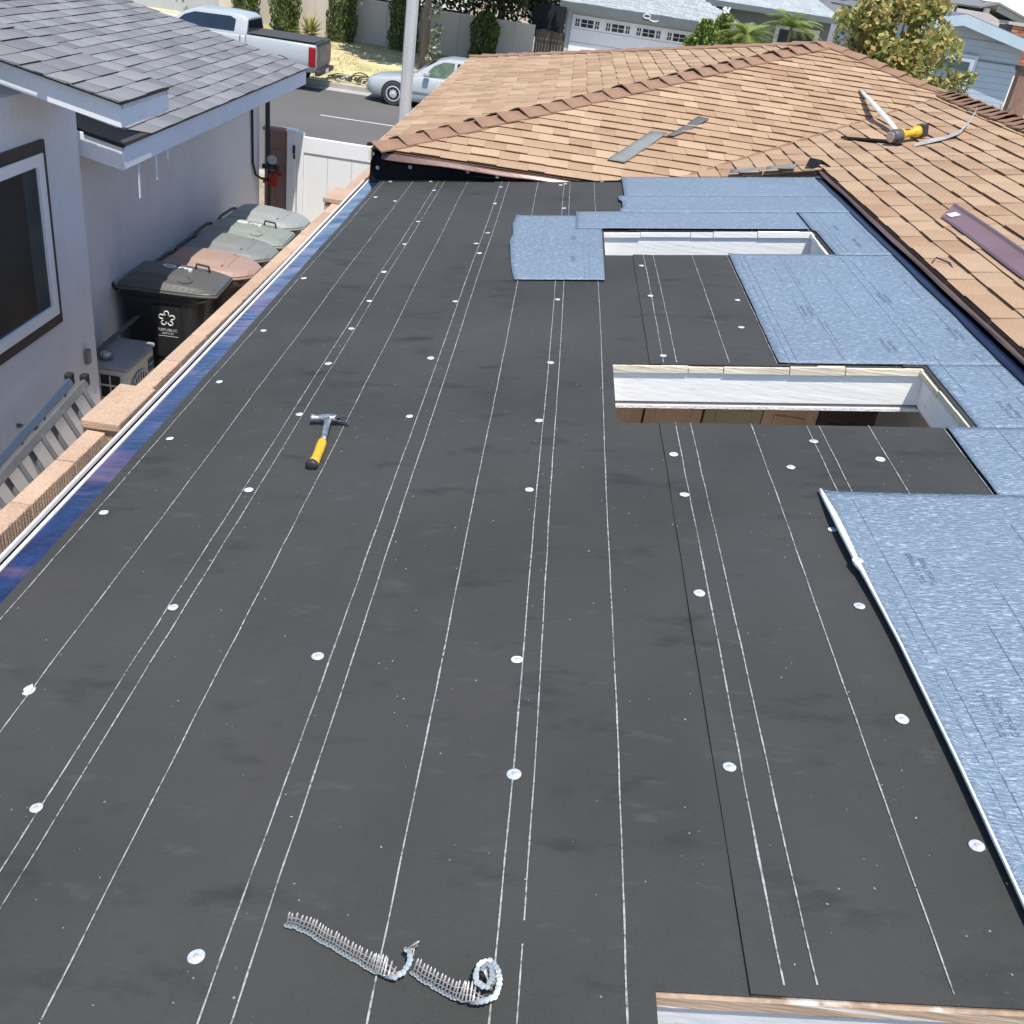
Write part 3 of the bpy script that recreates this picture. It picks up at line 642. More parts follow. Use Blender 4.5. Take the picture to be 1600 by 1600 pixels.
# ---------------------------------------------------------------- tan block wall between the yards
bw=thing('block_wall','tan grooved concrete block wall with two capped pillars beside the white gutter','wall',loc=(-1.826,0,0),rz=-.0135)
TW=.093; BL=.375; TOPN,TOPM,TOPF=1.842,1.893,1.935
def rib(y0,y1,z0,z1,ribs,dep,tone):
    m_=MB(); m_.tone=tone; n=ribs*3; xs=[];ys=[];sh=-.062 if z1<TOPM-.03 and y1<4 else -.012 if y1<8.4 else 0
    for k in range(n+1):
        t=k/n; ph=(t*ribs)%1; d=sh+(0 if (ph<.42 or k in(0,n)) else -dep*random.uniform(.5,1.2))
        ys.append(y0+.004+(y1-y0-.008)*t); xs.append(d)
    ring=[(x,y) for x,y in zip(xs,ys)]+[(-TW+sh,ys[-1]),(-TW+sh,ys[0])]
    bot=[Vector((x,y,z0+.003)) for x,y in ring]; top=[Vector((x-(.003 if x>sh-.05 else -.004),y,z1-.002+.0015*random.uniform(-1,1))) for x,y in ring]
    N_=len(ring); m_.add(bot+top,[tuple(range(N_-1,-1,-1)),tuple(range(N_,2*N_))]+[(i,(i+1)%N_,N_+(i+1)%N_,N_+i) for i in range(N_)])
    return m_
YP=[(3.90,4.31),(8.36,8.76)]
for (ya,yb,top,ribs,dep) in ((.6,3.90,TOPN,17,.006),(4.31,8.36,TOPM,13,.0022),(8.76,12.6,TOPF,9,.0015)):
    for row in range(2):
        z1=top-.19*row; y=ya-(BL/2 if row else 0); 
        while y<yb-.02:
            a,b=max(y,ya),min(y+BL,yb); rib(a,b,z1-.19,z1,max(3,round(ribs*(b-a)/BL)),dep,random.random()).build('block',BLOCK,bw,tone=True,bevel=.004,seg=1); y+=BL
    sh=-.062 if ya<1 else -.012 if ya<8 else 0; MB().bb(-TW+.004+sh,-.009+sh,ya,yb,0,top-.38).build('wall_core',BLOCK,bw,tone=True)
for (ya,yb),top in zip(YP,(TOPM,TOPF)):
    for k in range(3):
        m_=rib(ya,yb,top-.047-.19*(k+1),top-.047-.19*k,14,.009,random.random())
        m_.v=[(x*1.0+(-.075 if x<-.05 else -.004),y,z) for x,y,z in m_.v]; m_.build('pillar_block',BLOCK,bw,tone=True,bevel=.004,seg=1)
    MB().bb(-.165,-.006,ya,yb,0,top-.047-.57).build('pillar_core',BLOCK,bw,tone=True)
    MB().bb(-.176,.003,ya-.012,yb+.004,top-.043,top+.002).build('pillar_cap',BLOCK,bw,tone=True,bevel=.009,seg=3)
# ---------------------------------------------------------------- bins
def bin_(name,label,loc,body,lid,style,rz=0):
    r=thing(name,label,'wheelie bin',loc,rz,'wheelie bins lined up along the house wall'); H=1.10
    m_=MB(); P=[]
    def ring(x0,x1,w,z,rf=.12,n=5):
        pts=[(x0,-w),(x1-rf,-w)]
        for k in range(1,n): an=-math.pi/2+math.pi/2*k/n; pts.append((x1-rf+rf*math.cos(an),-w+rf+rf*math.sin(an)))
        pts.append((x1,-w+rf)); pts.append((x1,w-rf))
        for k in range(1,n): an=math.pi/2*k/n; pts.append((x1-rf+rf*math.cos(an),w-rf+rf*math.sin(an)))
        pts+=[(x1-rf,w),(x0,w)]
        return [Vector((x,y,z)) for x,y in pts]
    for (x0,x1,w,z) in ((-.24,.22,.21,.06),(-.29,.27,.24,.55),(-.31,.31,.255,.80),(-.33,.335,.27,.97),(-.35,.36,.285,1.0),(-.35,.36,.285,1.055)):
        P.append(ring(x0,x1,w,z))
    n=len(P[0]); vs=[p for q in P for p in q]; m_.add(vs,[(i*n+k,i*n+(k+1)%n,(i+1)*n+(k+1)%n,(i+1)*n+k) for i in range(len(P)-1) for k in range(n)]+[tuple(range(n-1,-1,-1))])
    b=m_.build('body',body,r,bevel=.006)
    m_=MB()                                     # moulded side ribs
    for sy in(-1,1):
        for x in(-.14,.0,.14): m_.hexa([Vector(p) for p in((x-.012,sy*.235,.45),(x+.012,sy*.235,.45),(x+.012,sy*.24,.45),(x-.012,sy*.24,.45),(x-.012,sy*.262,.90),(x+.012,sy*.262,.90),(x+.012,sy*.275,.90),(x-.012,sy*.275,.90))])
    m_.build('rib',body,r,kind='stuff')
    m_=MB()                                     # scooped front lip
    m_.grid([[Vector((.262+.06*s+.015*math.cos(t*3),-.2+.4*t,.62+.07*s-.12*math.sin(math.pi*t))) for t in [k/10 for k in range(11)]] for s in (0,.5,1)])
    m_.build('front_scoop',body,r,smooth=True,solid=.02)
    # lid: domed plate, rounded at the front
    L0,L1,Wd=-.36,.435,.305; nx,ny=16,12; T=[]
    def LP(s,t,dz=0):
        x=L0+(L1-L0)*s; rw=Wd
        if s>.62: q=(s-.62)/.38; rw=Wd*(1-.62*q**2.6) if style=='round' else Wd*(1-.16*q**3)
        ridge=.018*(1 if abs(t)<.62 and .08<s<.68 else 0); front=.010*(1 if abs(t)<.7 and .72<s<.95 else 0)
        return Vector((x,rw*t,1.085+.050*math.sin(math.pi*min(1,.12+s*.95))*(1-abs(t)**3*.8)+ridge*(1-abs(t)**6)+front-.018*max(0,s-.8)*5*.4+dz))
    for i in range(nx+1):
        row=[]
        for j in range(ny+1):
            p=LP(i/nx,-1+2*j/ny)
            if j in(0,ny) or i in(0,nx): p.z=1.062
            row.append(p)
        T.append(row)
    m_=MB(); m_.grid(T); l=m_.build('lid',lid,r,smooth=True,solid=.012)
    l.data.polygons.foreach_set('use_smooth',[False]*len(l.data.polygons))
    md=l.modifiers.new('bevel','BEVEL'); md.width=.008; md.segments=2; md.limit_method='ANGLE'; md.angle_limit=math.radians(12)
    m_=MB(); P_=[T[i][0] for i in range(nx+1)]+[T[nx][j] for j in range(1,ny)]+[T[i][ny] for i in range(nx,-1,-1)]
    m_.tube([p+Vector((0,0,-.010)) for p in P_],.013,6); m_.build('lid_rim',lid,l)
    m_=MB(); m_.tube([Vector((-.37,-.27,1.02)),Vector((-.42,-.25,1.05)),Vector((-.43,-.15,1.06)),Vector((-.43,.15,1.06)),Vector((-.42,.25,1.05)),Vector((-.37,.27,1.02))],.016,8); m_.build('handle',body,r)
    for sy in(-.24,.24):
        m_=MB(); m_.lathe([(.115,-.025),(.125,-.015),(.125,.015),(.115,.025)],(-.30,sy,.125),(0,1,0),16); m_.build('wheel',RUBB,r)
    GR=M('lid_groove_dark',(.05,.05,.05),.8,.1,6)
    m_=MB(); pth=[(.10,-.66),(.45,-.66),(.66,-.64),(.70,-.5),(.70,.5),(.66,.64),(.45,.66),(.10,.66)]
    if style=='round': m_.tube([LP(a_,c_,.006) for (a0,c0),(a1,c1) in zip(pth,pth[1:]) for a_,c_ in [(a0+(a1-a0)*k/5,c0+(c1-c0)*k/5) for k in range(5)]]+[LP(*pth[-1],.006)],.0035,4); m_.build('lid_groove',GR,l)
    if style=='round':
        pth=[(.97,-.55),(.75,-.72),(.73,-.5),(.73,.5),(.75,.72),(.97,.55)]; m_=MB(); m_.tube([LP(a_,c_,.007) for (a0,c0),(a1,c1) in zip(pth,pth[1:]) for a_,c_ in [(a0+(a1-a0)*k/4,c0+(c1-c0)*k/4) for k in range(4)]]+[LP(*pth[-1],.007)],.003,4); m_.build('lid_groove',GR,l)
    if style=='print':
        for (ch,sx_) in (('0',.42),('3',.59)):
            p=LP(sx_,.15,.004); text('lid_number',ch,.17,WHT,l,p,(math.radians(-1),math.radians(3 if sx_<.5 else 6),math.radians(75)),.014)
        m_=MB(); m_.tube([Vector((.16,.13,1.14)),Vector((.17,.13,1.185)),Vector((.27,.13,1.175)),Vector((.28,.13,1.13))],.010,6); m_.build('lid_handle',body,l)
        m_=MB(); m_.lathe([(.062,0),(.062,.012),(.048,.014),(.046,.006)],(.16,-.17,1.128),(0,-.15,1),18); m_.build('lid_emblem',lid,l)
    return r
b1=bin_('wheelie_bin','nearest black bin with charcoal lid and white star emblem on its side',(-3.05,7.93,GY),DKPLAS,DGLID,'print',.05)
LR=Matrix(((1,0,0),(0,0,-1),(0,1,0)))
pn=MB().box((.0,0,0),(.23,.006,.46)).build('side_panel',DKPLAS,b1,loc=(.03,-.264,.70),rot=(math.radians(4.5),0,0))
m_=MB()
for k in range(5):                                           # five hooked loops forming a star
    an=2*math.pi*k/5+math.pi/2; c=Vector((math.cos(an),0,math.sin(an))); t=Vector((-math.sin(an),0,math.cos(an))); P=[]
    for q in range(9):
        s=q/8; ang=math.pi*(1.15*s-.15); aa=-2.2+4.6*s; P.append(c*.046+c*(.022*math.cos(aa))+t*(.019*math.sin(aa)))
    m_.tube([p+Vector((0,-.005,0)) for p in P],.0052,6)
m_.build('star_emblem',WHT,pn,loc=(0,0,.12))
text('emblem_lettering','REPUBLIC',.034,LTGREY,pn,(0,-.0045,.015),LR,.0008,1.1); text('emblem_lettering','SERVICES',.021,LTGREY,pn,(0,-.0045,-.015),LR,.0008,1.1)
MB().box((0,-.0045,-.04),(.17,.002,.004)).build('emblem_rule',LTGREY,pn)
bin_('wheelie_bin','pink brown lidded bin second in the row behind the black one',(-2.915,8.47,GY),BRBOD,BRLID,'round')
bin_('wheelie_bin','grey lidded bin between the pink brown bin and the greenish printed one',(-2.91,9.02,GY),DKPLAS,GRLID,'round',-.02)
GRN=M('greenish_grey_bin_plastic',(.235,.262,.232),.5,.06,5,.05,90,.05,160)
bin_('wheelie_bin','greenish grey lidded bin with white number and lid handle, fourth in the row',(-2.93,9.56,GY),DKPLAS,GRN,'print',.03)
bin_('wheelie_bin','farthest pale grey lidded bin nearest the white gate',(-2.90,10.22,GY),DKPLAS,M('pale_grey_bin_plastic',(.275,.292,.28),.5,.05,5),'round',-.03)
# ---------------------------------------------------------------- air conditioning unit
ac=thing('air_conditioner','beige outdoor air conditioner unit with fan grille beside the house corner','air conditioner',(-3.19,7.15,GY))
MB().box((0,0,.36),(.30,.56,.58)).build('casing',ACW,ac,bevel=.025,seg=3)
MB().box((.0,0,.668),(.325,.585,.035)).build('lid',M('dusty_grey_enamel',(.30,.31,.31),.45,.1,5),ac,bevel=.016,seg=3)
m_=MB(); m_.lathe([(.20,0),(.20,.004)],(.151,-.05,.36),(1,0,0),32); m_.build('fan_opening',RUBB,ac)
m_=MB()
for k in range(-4,5): 
    hh=math.sqrt(.20**2-(k*.045)**2); m_.tube([(.158,-.05+k*.045,.36-hh),(.166,-.05+k*.045,.36),(.158,-.05+k*.045,.36+hh)],.006,6)
for r_ in(.07,.135,.2):
    m_.tube([(.160,-.05+r_*math.cos(2*math.pi*q/24),.36+r_*math.sin(2*math.pi*q/24)) for q in range(25)],.006,6)
m_.build('fan_grille',ACW,ac)
m_=MB(); m_.bb(-.13,.10,-.284,-.281,.10,.60); m_.build('coil_opening',RUBB,ac)
m_=MB()
for z in(.18,.29,.40,.51): m_.bb(-.13,.10,-.292,-.284,z,z+.014)
for x in(-.06,.02): m_.bb(x,x+.010,-.296,-.292,.10,.60)
m_.build('coil_guard',ACW,ac)
MB().box((.152,.20,.53),(.006,.11,.10)).build('badge',M('blue_badge',(.012,.03,.07),.4,0),ac); MB().box((.156,.20,.535),(.003,.085,.012)).build('badge_stripe',M('cyan_print',(.25,.45,.5),.5,0),ac)
m_=MB(); m_.box((-.1,-.2,.04),(.06,.06,.08)); m_.box((.1,-.2,.04),(.06,.06,.08)); m_.box((-.1,.2,.04),(.06,.06,.08)); m_.box((.1,.2,.04),(.06,.06,.08)); m_.build('foot',RUBB,ac)
tag(MB().lathe([(.015,0),(.045,.006),(.055,.03),(.045,.055),(.015,.062)],(0,0,0),(0,0,1),16).build('steel_cup',STEEL,None,smooth=True,loc=(-3.235,6.98,GY+.686)),'small shiny steel cup standing on top of the air conditioner','cup')
m_=MB(); m_.hexa([Vector(p) for p in((-.02,-.30,0),(.02,-.30,0),(.02,.42,.10),(-.02,.42,.10),(-.02,-.30,.012),(.02,-.30,.012),(.02,.42,.112),(-.02,.42,.112))]); m_.bb(-.025,.035,-.44,-.30,-.008,.02)
tag(m_.build('broom',M('grey_handle',(.10,.11,.11),.5,.1),None,loc=(-3.30,7.28,GY+.70),rot=(0,0,-.12),bevel=.004),'dark flat bladed tool lying across the air conditioner','tool')
# ---------------------------------------------------------------- ladder leaning on its side
ld=thing('ladder','grey aluminium extension ladder lying on its side along the house wall','ladder')
a=Vector((-3.02,5.92,1.09)); b=Vector((-2.985,3.2,.80)); dv=Vector((.20,.02,-.40))
def rail(p,q,mt,w=.022,h=.07,nm='rail'):
    d=(q-p); n1=d.cross(dv).normalized()*w; n2=dv.normalized()*h; m_=MB()
    m_.hexa([p-n1,p+n1,p+n1+n2,p-n1+n2,q-n1,q+n1,q+n1+n2,q-n1+n2]); return m_.build(nm,mt,ld,bevel=.004)
off=Vector((.075,.0,.0))
rail(a,b,ALUB,.016,.055); rail(a+dv,b+dv,ALUB); rail(a+off+Vector((0,.06,-.02)),b+off,ALU,.016,.055); rail(a+off+dv,b+off+dv,ALU)
for p in(a,a+off+Vector((0,.06,-.02))): MB().box(p+Vector((0,.02,-.015)),(.05,.06,.09)).build('end_cap',RUBB,ld,bevel=.012)
n=9
for k in range(n):
    p=a.lerp(b,(k+.35)/n); m_=MB(); m_.cyl(p+dv*.12,p+dv,.019,n=10); m_.cyl(p+off+Vector((0,.09,0))+dv*.1,p+off+Vector((0,.09,0))+dv,.017,n=10); m_.build('rung',ALU,ld)
m_=MB(); m_.bb(-3.149,-2.90,3.5,3.52,.76,.79); m_.build('wall_hook',DSTEEL,ld)
m_=MB(); m_.bb(-3.149,-2.97,5.45,5.47,.92,.94); m_.build('wall_hook',DSTEEL,ld)
rebase(ld,(-2.95,4.5,GY))
# ---------------------------------------------------------------- gate, post, block return, pipework
MB_=MB().bb(-3.152,-3.045,11.95,12.06,GY,1.74); o=MB_.build('gate_post',VINYL,None,bevel=.008); tag(o,'white vinyl gate post between the brown block wall and the gate','post')
m_=MB(); m_.bb(-3.165,-3.032,11.935,12.075,1.74,1.765); m_.build('post_cap',VINYL,o,bevel=.01)
m_=MB(); m_.box((-3.06,11.93,1.55),(.025,.03,.09)); m_.box((-3.055,11.925,1.47),(.02,.02,.05)); m_.build('latch',TBLK,o)
m_=MB(); m_.tube([(-3.065,11.93,1.45),(-3.07,11.925,1.25),(-3.06,11.93,1.18)],.004,6); m_.build('latch_cord',VINYL,o)
gt=thing('vinyl_gate','white vinyl side gate behind the far end of the block wall','gate')
m_=MB(); m_.bb(-3.025,-2.955,11.97,12.03,GY+.06,1.745); m_.build('gate_stile',VINYL,gt,bevel=.006)
m_=MB(); m_.bb(-1.80,-1.73,11.97,12.03,GY+.06,1.745); m_.build('gate_stile',VINYL,gt,bevel=.006)
m_=MB(); m_.bb(-2.955,-1.80,11.972,12.028,1.52,1.70); m_.build('top_rail',VINYL,gt,bevel=.006)
m_=MB(); m_.bb(-2.955,-1.80,11.972,12.028,GY+.08,GY+.24); m_.build('bottom_rail',VINYL,gt,bevel=.006)
for k in range(4):
    x=-2.955+k*.28875; MB().bb(x+.002,x+.28675,11.985,12.015,GY+.24,1.52).build('board',VINYL,gt,bevel=.003)
rebase(gt,(-2.4,12,GY))
br=thing('block_return','dark red brown grooved block wall panel between the house and gate post','wall',loc=(-3.44,12.02,0))
for k in range(8):
    z1=1.70-.2*k; 
    for (x0,x1) in ((0,.285),):
        m_=MB(); n=12
        ring=[]
        for q in range(n*3+1):
            t=q/(n*3); ring.append((x0+.002+(x1-x0-.004)*t,-.0 if (q%3) else .006))
        ring+= [(x1,.12),(x0,.12)]; N_=len(ring)
        m_.add([Vector((x,y,z1-.196)) for x,y in ring]+[Vector((x,y,z1)) for x,y in ring],[tuple(range(N_-1,-1,-1)),tuple(range(N_,2*N_))]+[(i,(i+1)%N_,N_+(i+1)%N_,N_+i) for i in range(N_)])
        m_.build('block',BLOCKR,br)
MB().bb(-.015,.30,-.02,.14,1.702,1.745).build('wall_cap',BLOCKR,br,bevel=.006)
MB().bb(.288,.375,.0,.12,0,1.50).build('sunlit_edge',M('sunlit_tone_block',(.52,.36,.29),.9,.08),br)  # paler copy of the block colour paints the sunlit right edge
vp=thing('backflow_valve','red backflow valve with round gauge and black pipe against the brown blocks','pipework')
m_=MB(); m_.tube([(-3.36,11.86,2.42),(-3.355,11.86,1.55),(-3.34,11.87,1.30)],.028,10); m_.tube([(-3.34,11.87,1.28),(-3.34,11.87,GY)],.022,8); m_.build('riser_pipe',TBLK,vp)
m_=MB(); m_.tube([(-3.435,11.50,2.38),(-3.43,11.5,1.9),(-3.43,11.52,1.42),(-3.42,11.6,1.27),(-3.39,11.72,1.21),(-3.33,11.82,1.19)],.014,8); m_.build('hose',RUBB,vp)
m_=MB(); m_.lathe([(.048,0),(.055,.012),(.055,.03),(.045,.036)],(-3.29,11.84,1.42),(0,-1,0),20); m_.build('gauge',M('pale_gauge_face',(.45,.46,.47),.4,.05),vp)
m_=MB(); m_.lathe([(.03,-.08),(.055,-.06),(.06,.05),(.04,.08)],(-3.27,11.85,1.19),(0,0,1),14); m_.build('valve_body',RED,vp)
m_=MB(); m_.cyl((-3.40,11.85,1.16),(-3.30,11.85,1.16),.028,n=10); m_.build('valve_branch',RED,vp); m_=MB(); m_.cyl((-3.24,11.85,1.28),(-3.17,11.85,1.25),.02,n=8); m_.build('valve_branch',RED,vp)
m_=MB(); m_.box((-3.33,11.85,1.33),(.17,.05,.05)); m_.box((-3.24,11.85,1.32),(.05,.05,.07)); m_.build('fitting',TBLK,vp,bevel=.008)
rebase(vp,(-3.34,11.87,GY))
# ---------------------------------------------------------------- hammer
hm=thing('hammer','steel claw hammer with yellow grip lying flat on the black roof','hammer')
HX=Vector((-.868,3.105)); ha=Vector((.99,.02)); hd=Vector((.09,-.996))       # head axis, handle direction in roof (u,Y)
def HP(s,t,w): p=HX+ha*s+hd*t; return RP(p.x,p.y,w)
def sweep(name,secs,mat,par,n=10,smooth=True,bev=0):
    """secs: (s,t,w,rs,rt) ellipses along a path; first axis in-plane normal, second up"""
    m_=MB(); P=[]
    for i,(s,t,w,ra,rb) in enumerate(secs):
        s0,t0=secs[max(i-1,0)][:2]; s1,t1=secs[min(i+1,len(secs)-1)][:2]; L_=math.hypot(s1-s0,t1-t0) or 1; nx,ny=-(t1-t0)/L_,(s1-s0)/L_
        P.append([HP(s+nx*ra*math.cos(2*math.pi*k/n),t+ny*ra*math.cos(2*math.pi*k/n),w+rb*math.sin(2*math.pi*k/n)) for k in range(n)])
    vs=[p for r in P for p in r]; m_.add(vs,[(i*n+k,i*n+(k+1)%n,(i+1)*n+(k+1)%n,(i+1)*n+k) for i in range(len(P)-1) for k in range(n)]+[tuple(range(n-1,-1,-1)),tuple(range(len(vs)-n,len(vs)))])
    return m_.build(name,mat,par,smooth=smooth,bevel=bev)
hw=.030
hd_=sweep('head',[(-.066,0,hw,.0125,.0125),(-.064,0,hw,.0145,.0145),(-.052,0,hw,.0145,.0145),(-.050,0,hw,.0115,.0115),(-.036,0,hw,.0110,.0110),(-.026,0,hw,.014,.0135),(.0,.001,hw,.0165,.0145),(.022,.002,hw,.014,.0140),(.03,.003,hw,.012,.013)],STEEL,hm,12)
for z in(-.0085,.0085):
    sweep('claw',[(.022,.003,hw+z*.7,.012,.006),(.040,.005,hw+z*.9,.009,.0055),(.055,.010,hw+z*1.1,.0065,.0045),(.068,.017,hw+z*1.25,.0040,.0032),(.074,.021,hw+z*1.3,.0022,.0024)],DSTEEL,hm,8)
sweep('neck',[(-.001,.005,hw,.0150,.0125),(-.001,.03,hw-.001,.0135,.010),(0,.07,hw-.004,.0118,.009),(.001,.13,hw-.008,.0112,.009),(.001,.17,hw-.010,.0115,.009)],STEEL,hm,10)
sweep('grip',[(.001,.160,hw-.010,.0105,.010),(.0,.175,hw-.010,.0160,.0140),(-.001,.20,hw-.012,.0175,.0150),(-.002,.25,hw-.013,.0165,.0150),(-.004,.30,hw-.013,.0165,.0150),(-.008,.33,hw-.012,.0190,.0165)],YELL,hm,14)
sweep('grip_end',[(-.008,.329,hw-.012,.0195,.017),(-.010,.336,hw-.012,.0215,.0180),(-.012,.345,hw-.011,.0215,.0180),(-.013,.350,hw-.011,.0185,.015),(-.013,.352,hw-.011,.010,.009)],TBLK,hm,14)
rebase(hm,RP(HX.x,HX.y+.0,.008))
# ---------------------------------------------------------------- collated nail strips
m_=MB(); m_.lathe([(.0046,0),(.0050,.0005),(.0049,.0010),(.002,.0012)],(0,0,0),(0,0,-1),10); nh=m_.mesh('nail_head',ZHEAD)
m_=MB(); m_.lathe([(.0019,0),(.0019,.026),(.0003,.030)],(0,0,0),(0,0,1),7); nsh=m_.mesh('nail',ZINC,True)
def strip(label,path,dirs,step=.0072):
    """nails side by side along a roof path; dirs: (fraction, shaft direction in roof frame)"""
    r=thing('nail_strip',label,'nail strip',group='strips of collated roofing nails')
    seg=[0]
    for p,q in zip(path,path[1:]): seg.append(seg[-1]+math.dist(p,q))
    n=int(seg[-1]/step); W1_=[];W2_=[]
    for k in range(n+1):
        d=min(k*step,seg[-1]-1e-6); i=max(j for j in range(len(seg)) if seg[j]<=d); i=min(i,len(path)-2); t=(d-seg[i])/(seg[i+1]-seg[i])
        p=Vector(path[i]).lerp(Vector(path[i+1]),t); f=d/seg[-1]
        for (f0,d0),(f1,d1) in zip(dirs,dirs[1:]):
            if f0<=f<=f1+1e-6: s=Vector(d0).lerp(Vector(d1),(f-f0)/(f1-f0)).normalized(); break
        s=(s+Vector((random.uniform(-.07,.07),random.uniform(-.07,.07),random.uniform(-.05,.05)))).normalized()
        sw=RM@s; base=RP(p.x+random.uniform(-.0006,.0006),p.y+random.uniform(-.0012,.0012),p.z+.002+random.uniform(0,.0015)); q=sw.to_track_quat('Z','Y').to_euler()
        o=bpy.data.objects.new('nail',nsh); link(o,r); o.location=base; o.rotation_euler=q
        h=bpy.data.objects.new('nail_head',nh); link(h,o)
        W1_.append(base+sw*.009); W2_.append(base+sw*.018)
    for w in(W1_,W2_):
        m_=MB(); m_.tube(w,.0006,4); m_.build('collating_wire',ZINC,r)
    rebase(r,RP(path[0][0],path[0][1],.008)); return r
UPD=(.34,.34,1); CAMD=(.05,.62,-.78)
strip('long half unrolled nail strip with points up, left end bent and far end curling',
 [(-.472,1.062,.012),(-.452,1.058,.011),(-.437,1.053,.010),(-.375,1.020,.010),(-.335,1.000,.010),(-.305,.982,.012),(-.287,.972,.020),(-.270,.966,.026),(-.256,.972,.029),(-.249,.985,.032),(-.247,.998,.034),(-.252,1.010,.035),(-.262,1.014,.034)],
 [(0,(.25,.1,1)),(.08,(.3,.25,.9)),(.14,UPD),(.58,UPD),(.70,(.1,.8,.35)),(.80,CAMD),(.94,CAMD),(.97,(.5,.1,.5)),(1,(1,.1,.45))])
strip('shorter nail strip ending in a tight coil beside a white lay line',
 [(-0.244, 0.985, 0.01), (-0.19, 0.955, 0.01), (-0.168, 0.944, 0.013), (-0.15, 0.934, 0.022), (-0.136, 0.929, 0.028), (-0.118, 0.93, 0.032), (-0.104, 0.937, 0.034), (-0.1008, 0.948, 0.035), (-0.0993, 0.9612, 0.036), (-0.1024, 0.9801, 0.037), (-0.1094, 0.9896, 0.038), (-0.1188, 0.9943, 0.039), (-0.1281, 0.9914, 0.039), (-0.1352, 0.9807, 0.039), (-0.1375, 0.9645, 0.039), (-0.1344, 0.956, 0.04), (-0.1266, 0.9473, 0.041), (-0.118, 0.9472, 0.042), (-0.1118, 0.9565, 0.043), (-0.1102, 0.9659, 0.044), (-0.1141, 0.981, 0.046), (-0.1211, 0.9829, 0.048), (-0.1266, 0.9744, 0.05), (-0.1242, 0.968, 0.052)],
 [(0,UPD),(.22,UPD),(.32,(.1,.8,.35)),(.40,CAMD),(.50,(.05,.4,-.9)),(.60,(-.35,.1,-.9)),(.70,(-.1,.7,-.7)),(.85,(.25,.4,-.8)),(1,(.3,-.3,-.8))])
# ---------------------------------------------------------------- offcuts, saw and metal trim on the tan roof
fB=lambda x,y:2.58+PT*(y-7.35); fC=lambda x,y:zC(x)
NB=Vector((0,-PT,1)).normalized(); NC=Vector((-PT,0,1)).normalized()
ROLL=M('grey_roll_roofing',(.20,.205,.195),.85,.12,6,.16,150,.2,200)
def patch(name,label,cat,q,f,mat,lift,nx=6,ny=3,curl=.0,group=None,th=.004):
    P=[]
    for i in range(nx+1):
        s=i/nx; row=[]
        for j in range(ny+1):
            t=j/ny; a_=Vector(q[0]).lerp(Vector(q[3]),s); b_=Vector(q[1]).lerp(Vector(q[2]),s); p=a_.lerp(b_,t)
            row.append(Vector((p.x,p.y,f(p.x,p.y)+lift+curl*(2*s-1)**2+.004*nz(p.x*8,p.y*8,1,3))))
        P.append(row)
    return tag(MB().grid(P).build(name,mat,None,smooth=True,solid=th),label,cat,group)
patch('roofing_offcut','wider grey roofing offcut lying on the tan shingles, lower of the two',('offcut'),[(.395,7.712),(.530,7.70),(.868,8.36),(.735,8.345)],fB,ROLL,.020,curl=.006,group='grey offcuts on the tan roof')
patch('roofing_offcut','thin curved dark grey roofing offcut, upper of the two on tan shingles','offcut',[(.864,8.30),(.918,8.305),(1.235,8.775),(1.14,8.795)],fB,M('dark_roll_roofing',(.115,.11,.11),.85,.12,6,.16,150),.018,curl=.010,group='grey offcuts on the tan roof')
for (x0,x1,y0,y1,lb) in ((1.28,1.52,7.47,7.56,'bare grey shingle end at the tan roof foot, farther from the black corner'),(1.53,1.74,7.46,7.56,'bare grey shingle end at the tan roof foot, right beside the black corner')):
    patch('bare_shingle',lb,'offcut',[(x0,y0),(x1,y0),(x1+.02,y1),(x0+.02,y1)],fC,ROLL,.045,group='bare grey shingle ends')
pt=MB(); P=[]
for j in range(13):
    y=5.90-(5.90-2.6)*j/12; x=2.24+.004*math.sin(j); sk=.17*(1 if j==0 else .0)
    P.append([Vector((x,y-.09*(j==0),fC(x,y)+.020)),Vector((x+.006,y-.085*(j==0),fC(x,y)+.030)),Vector((x+.108,y+.085*(j==0),fC(x+.108,y)+.036)),Vector((x+.114,y+.09*(j==0),fC(x+.114,y)+.050)),Vector((x+.121,y+.09*(j==0),fC(x+.121,y)+.050)),Vector((x+.124,y+.09*(j==0),fC(x+.124,y)+.018))])
o=pt.grid(P).build('metal_trim',PURP,None,solid=.0012); tag(o,'long purple brown metal trim with white sticker lying on tan shingles','metal trim')
m_=MB(); x,y=2.288,5.80; m_.poly([Vector((a_,b_,fC(a_,b_)+.0365)) for a_,b_ in((x-.022,y-.060),(x+.038,y-.035),(x+.034,y+.040),(x-.026,y+.012))]); m_.build('sticker',WHT,o)
m_=MB(); x,y=2.291,5.785; m_.poly([Vector((a_,b_,fC(a_,b_)+.0374)) for a_,b_ in((x-.008,y-.014),(x+.008,y-.008),(x+.007,y+.012),(x-.009,y+.006))]); m_.build('sticker_print',LTGREY,o)
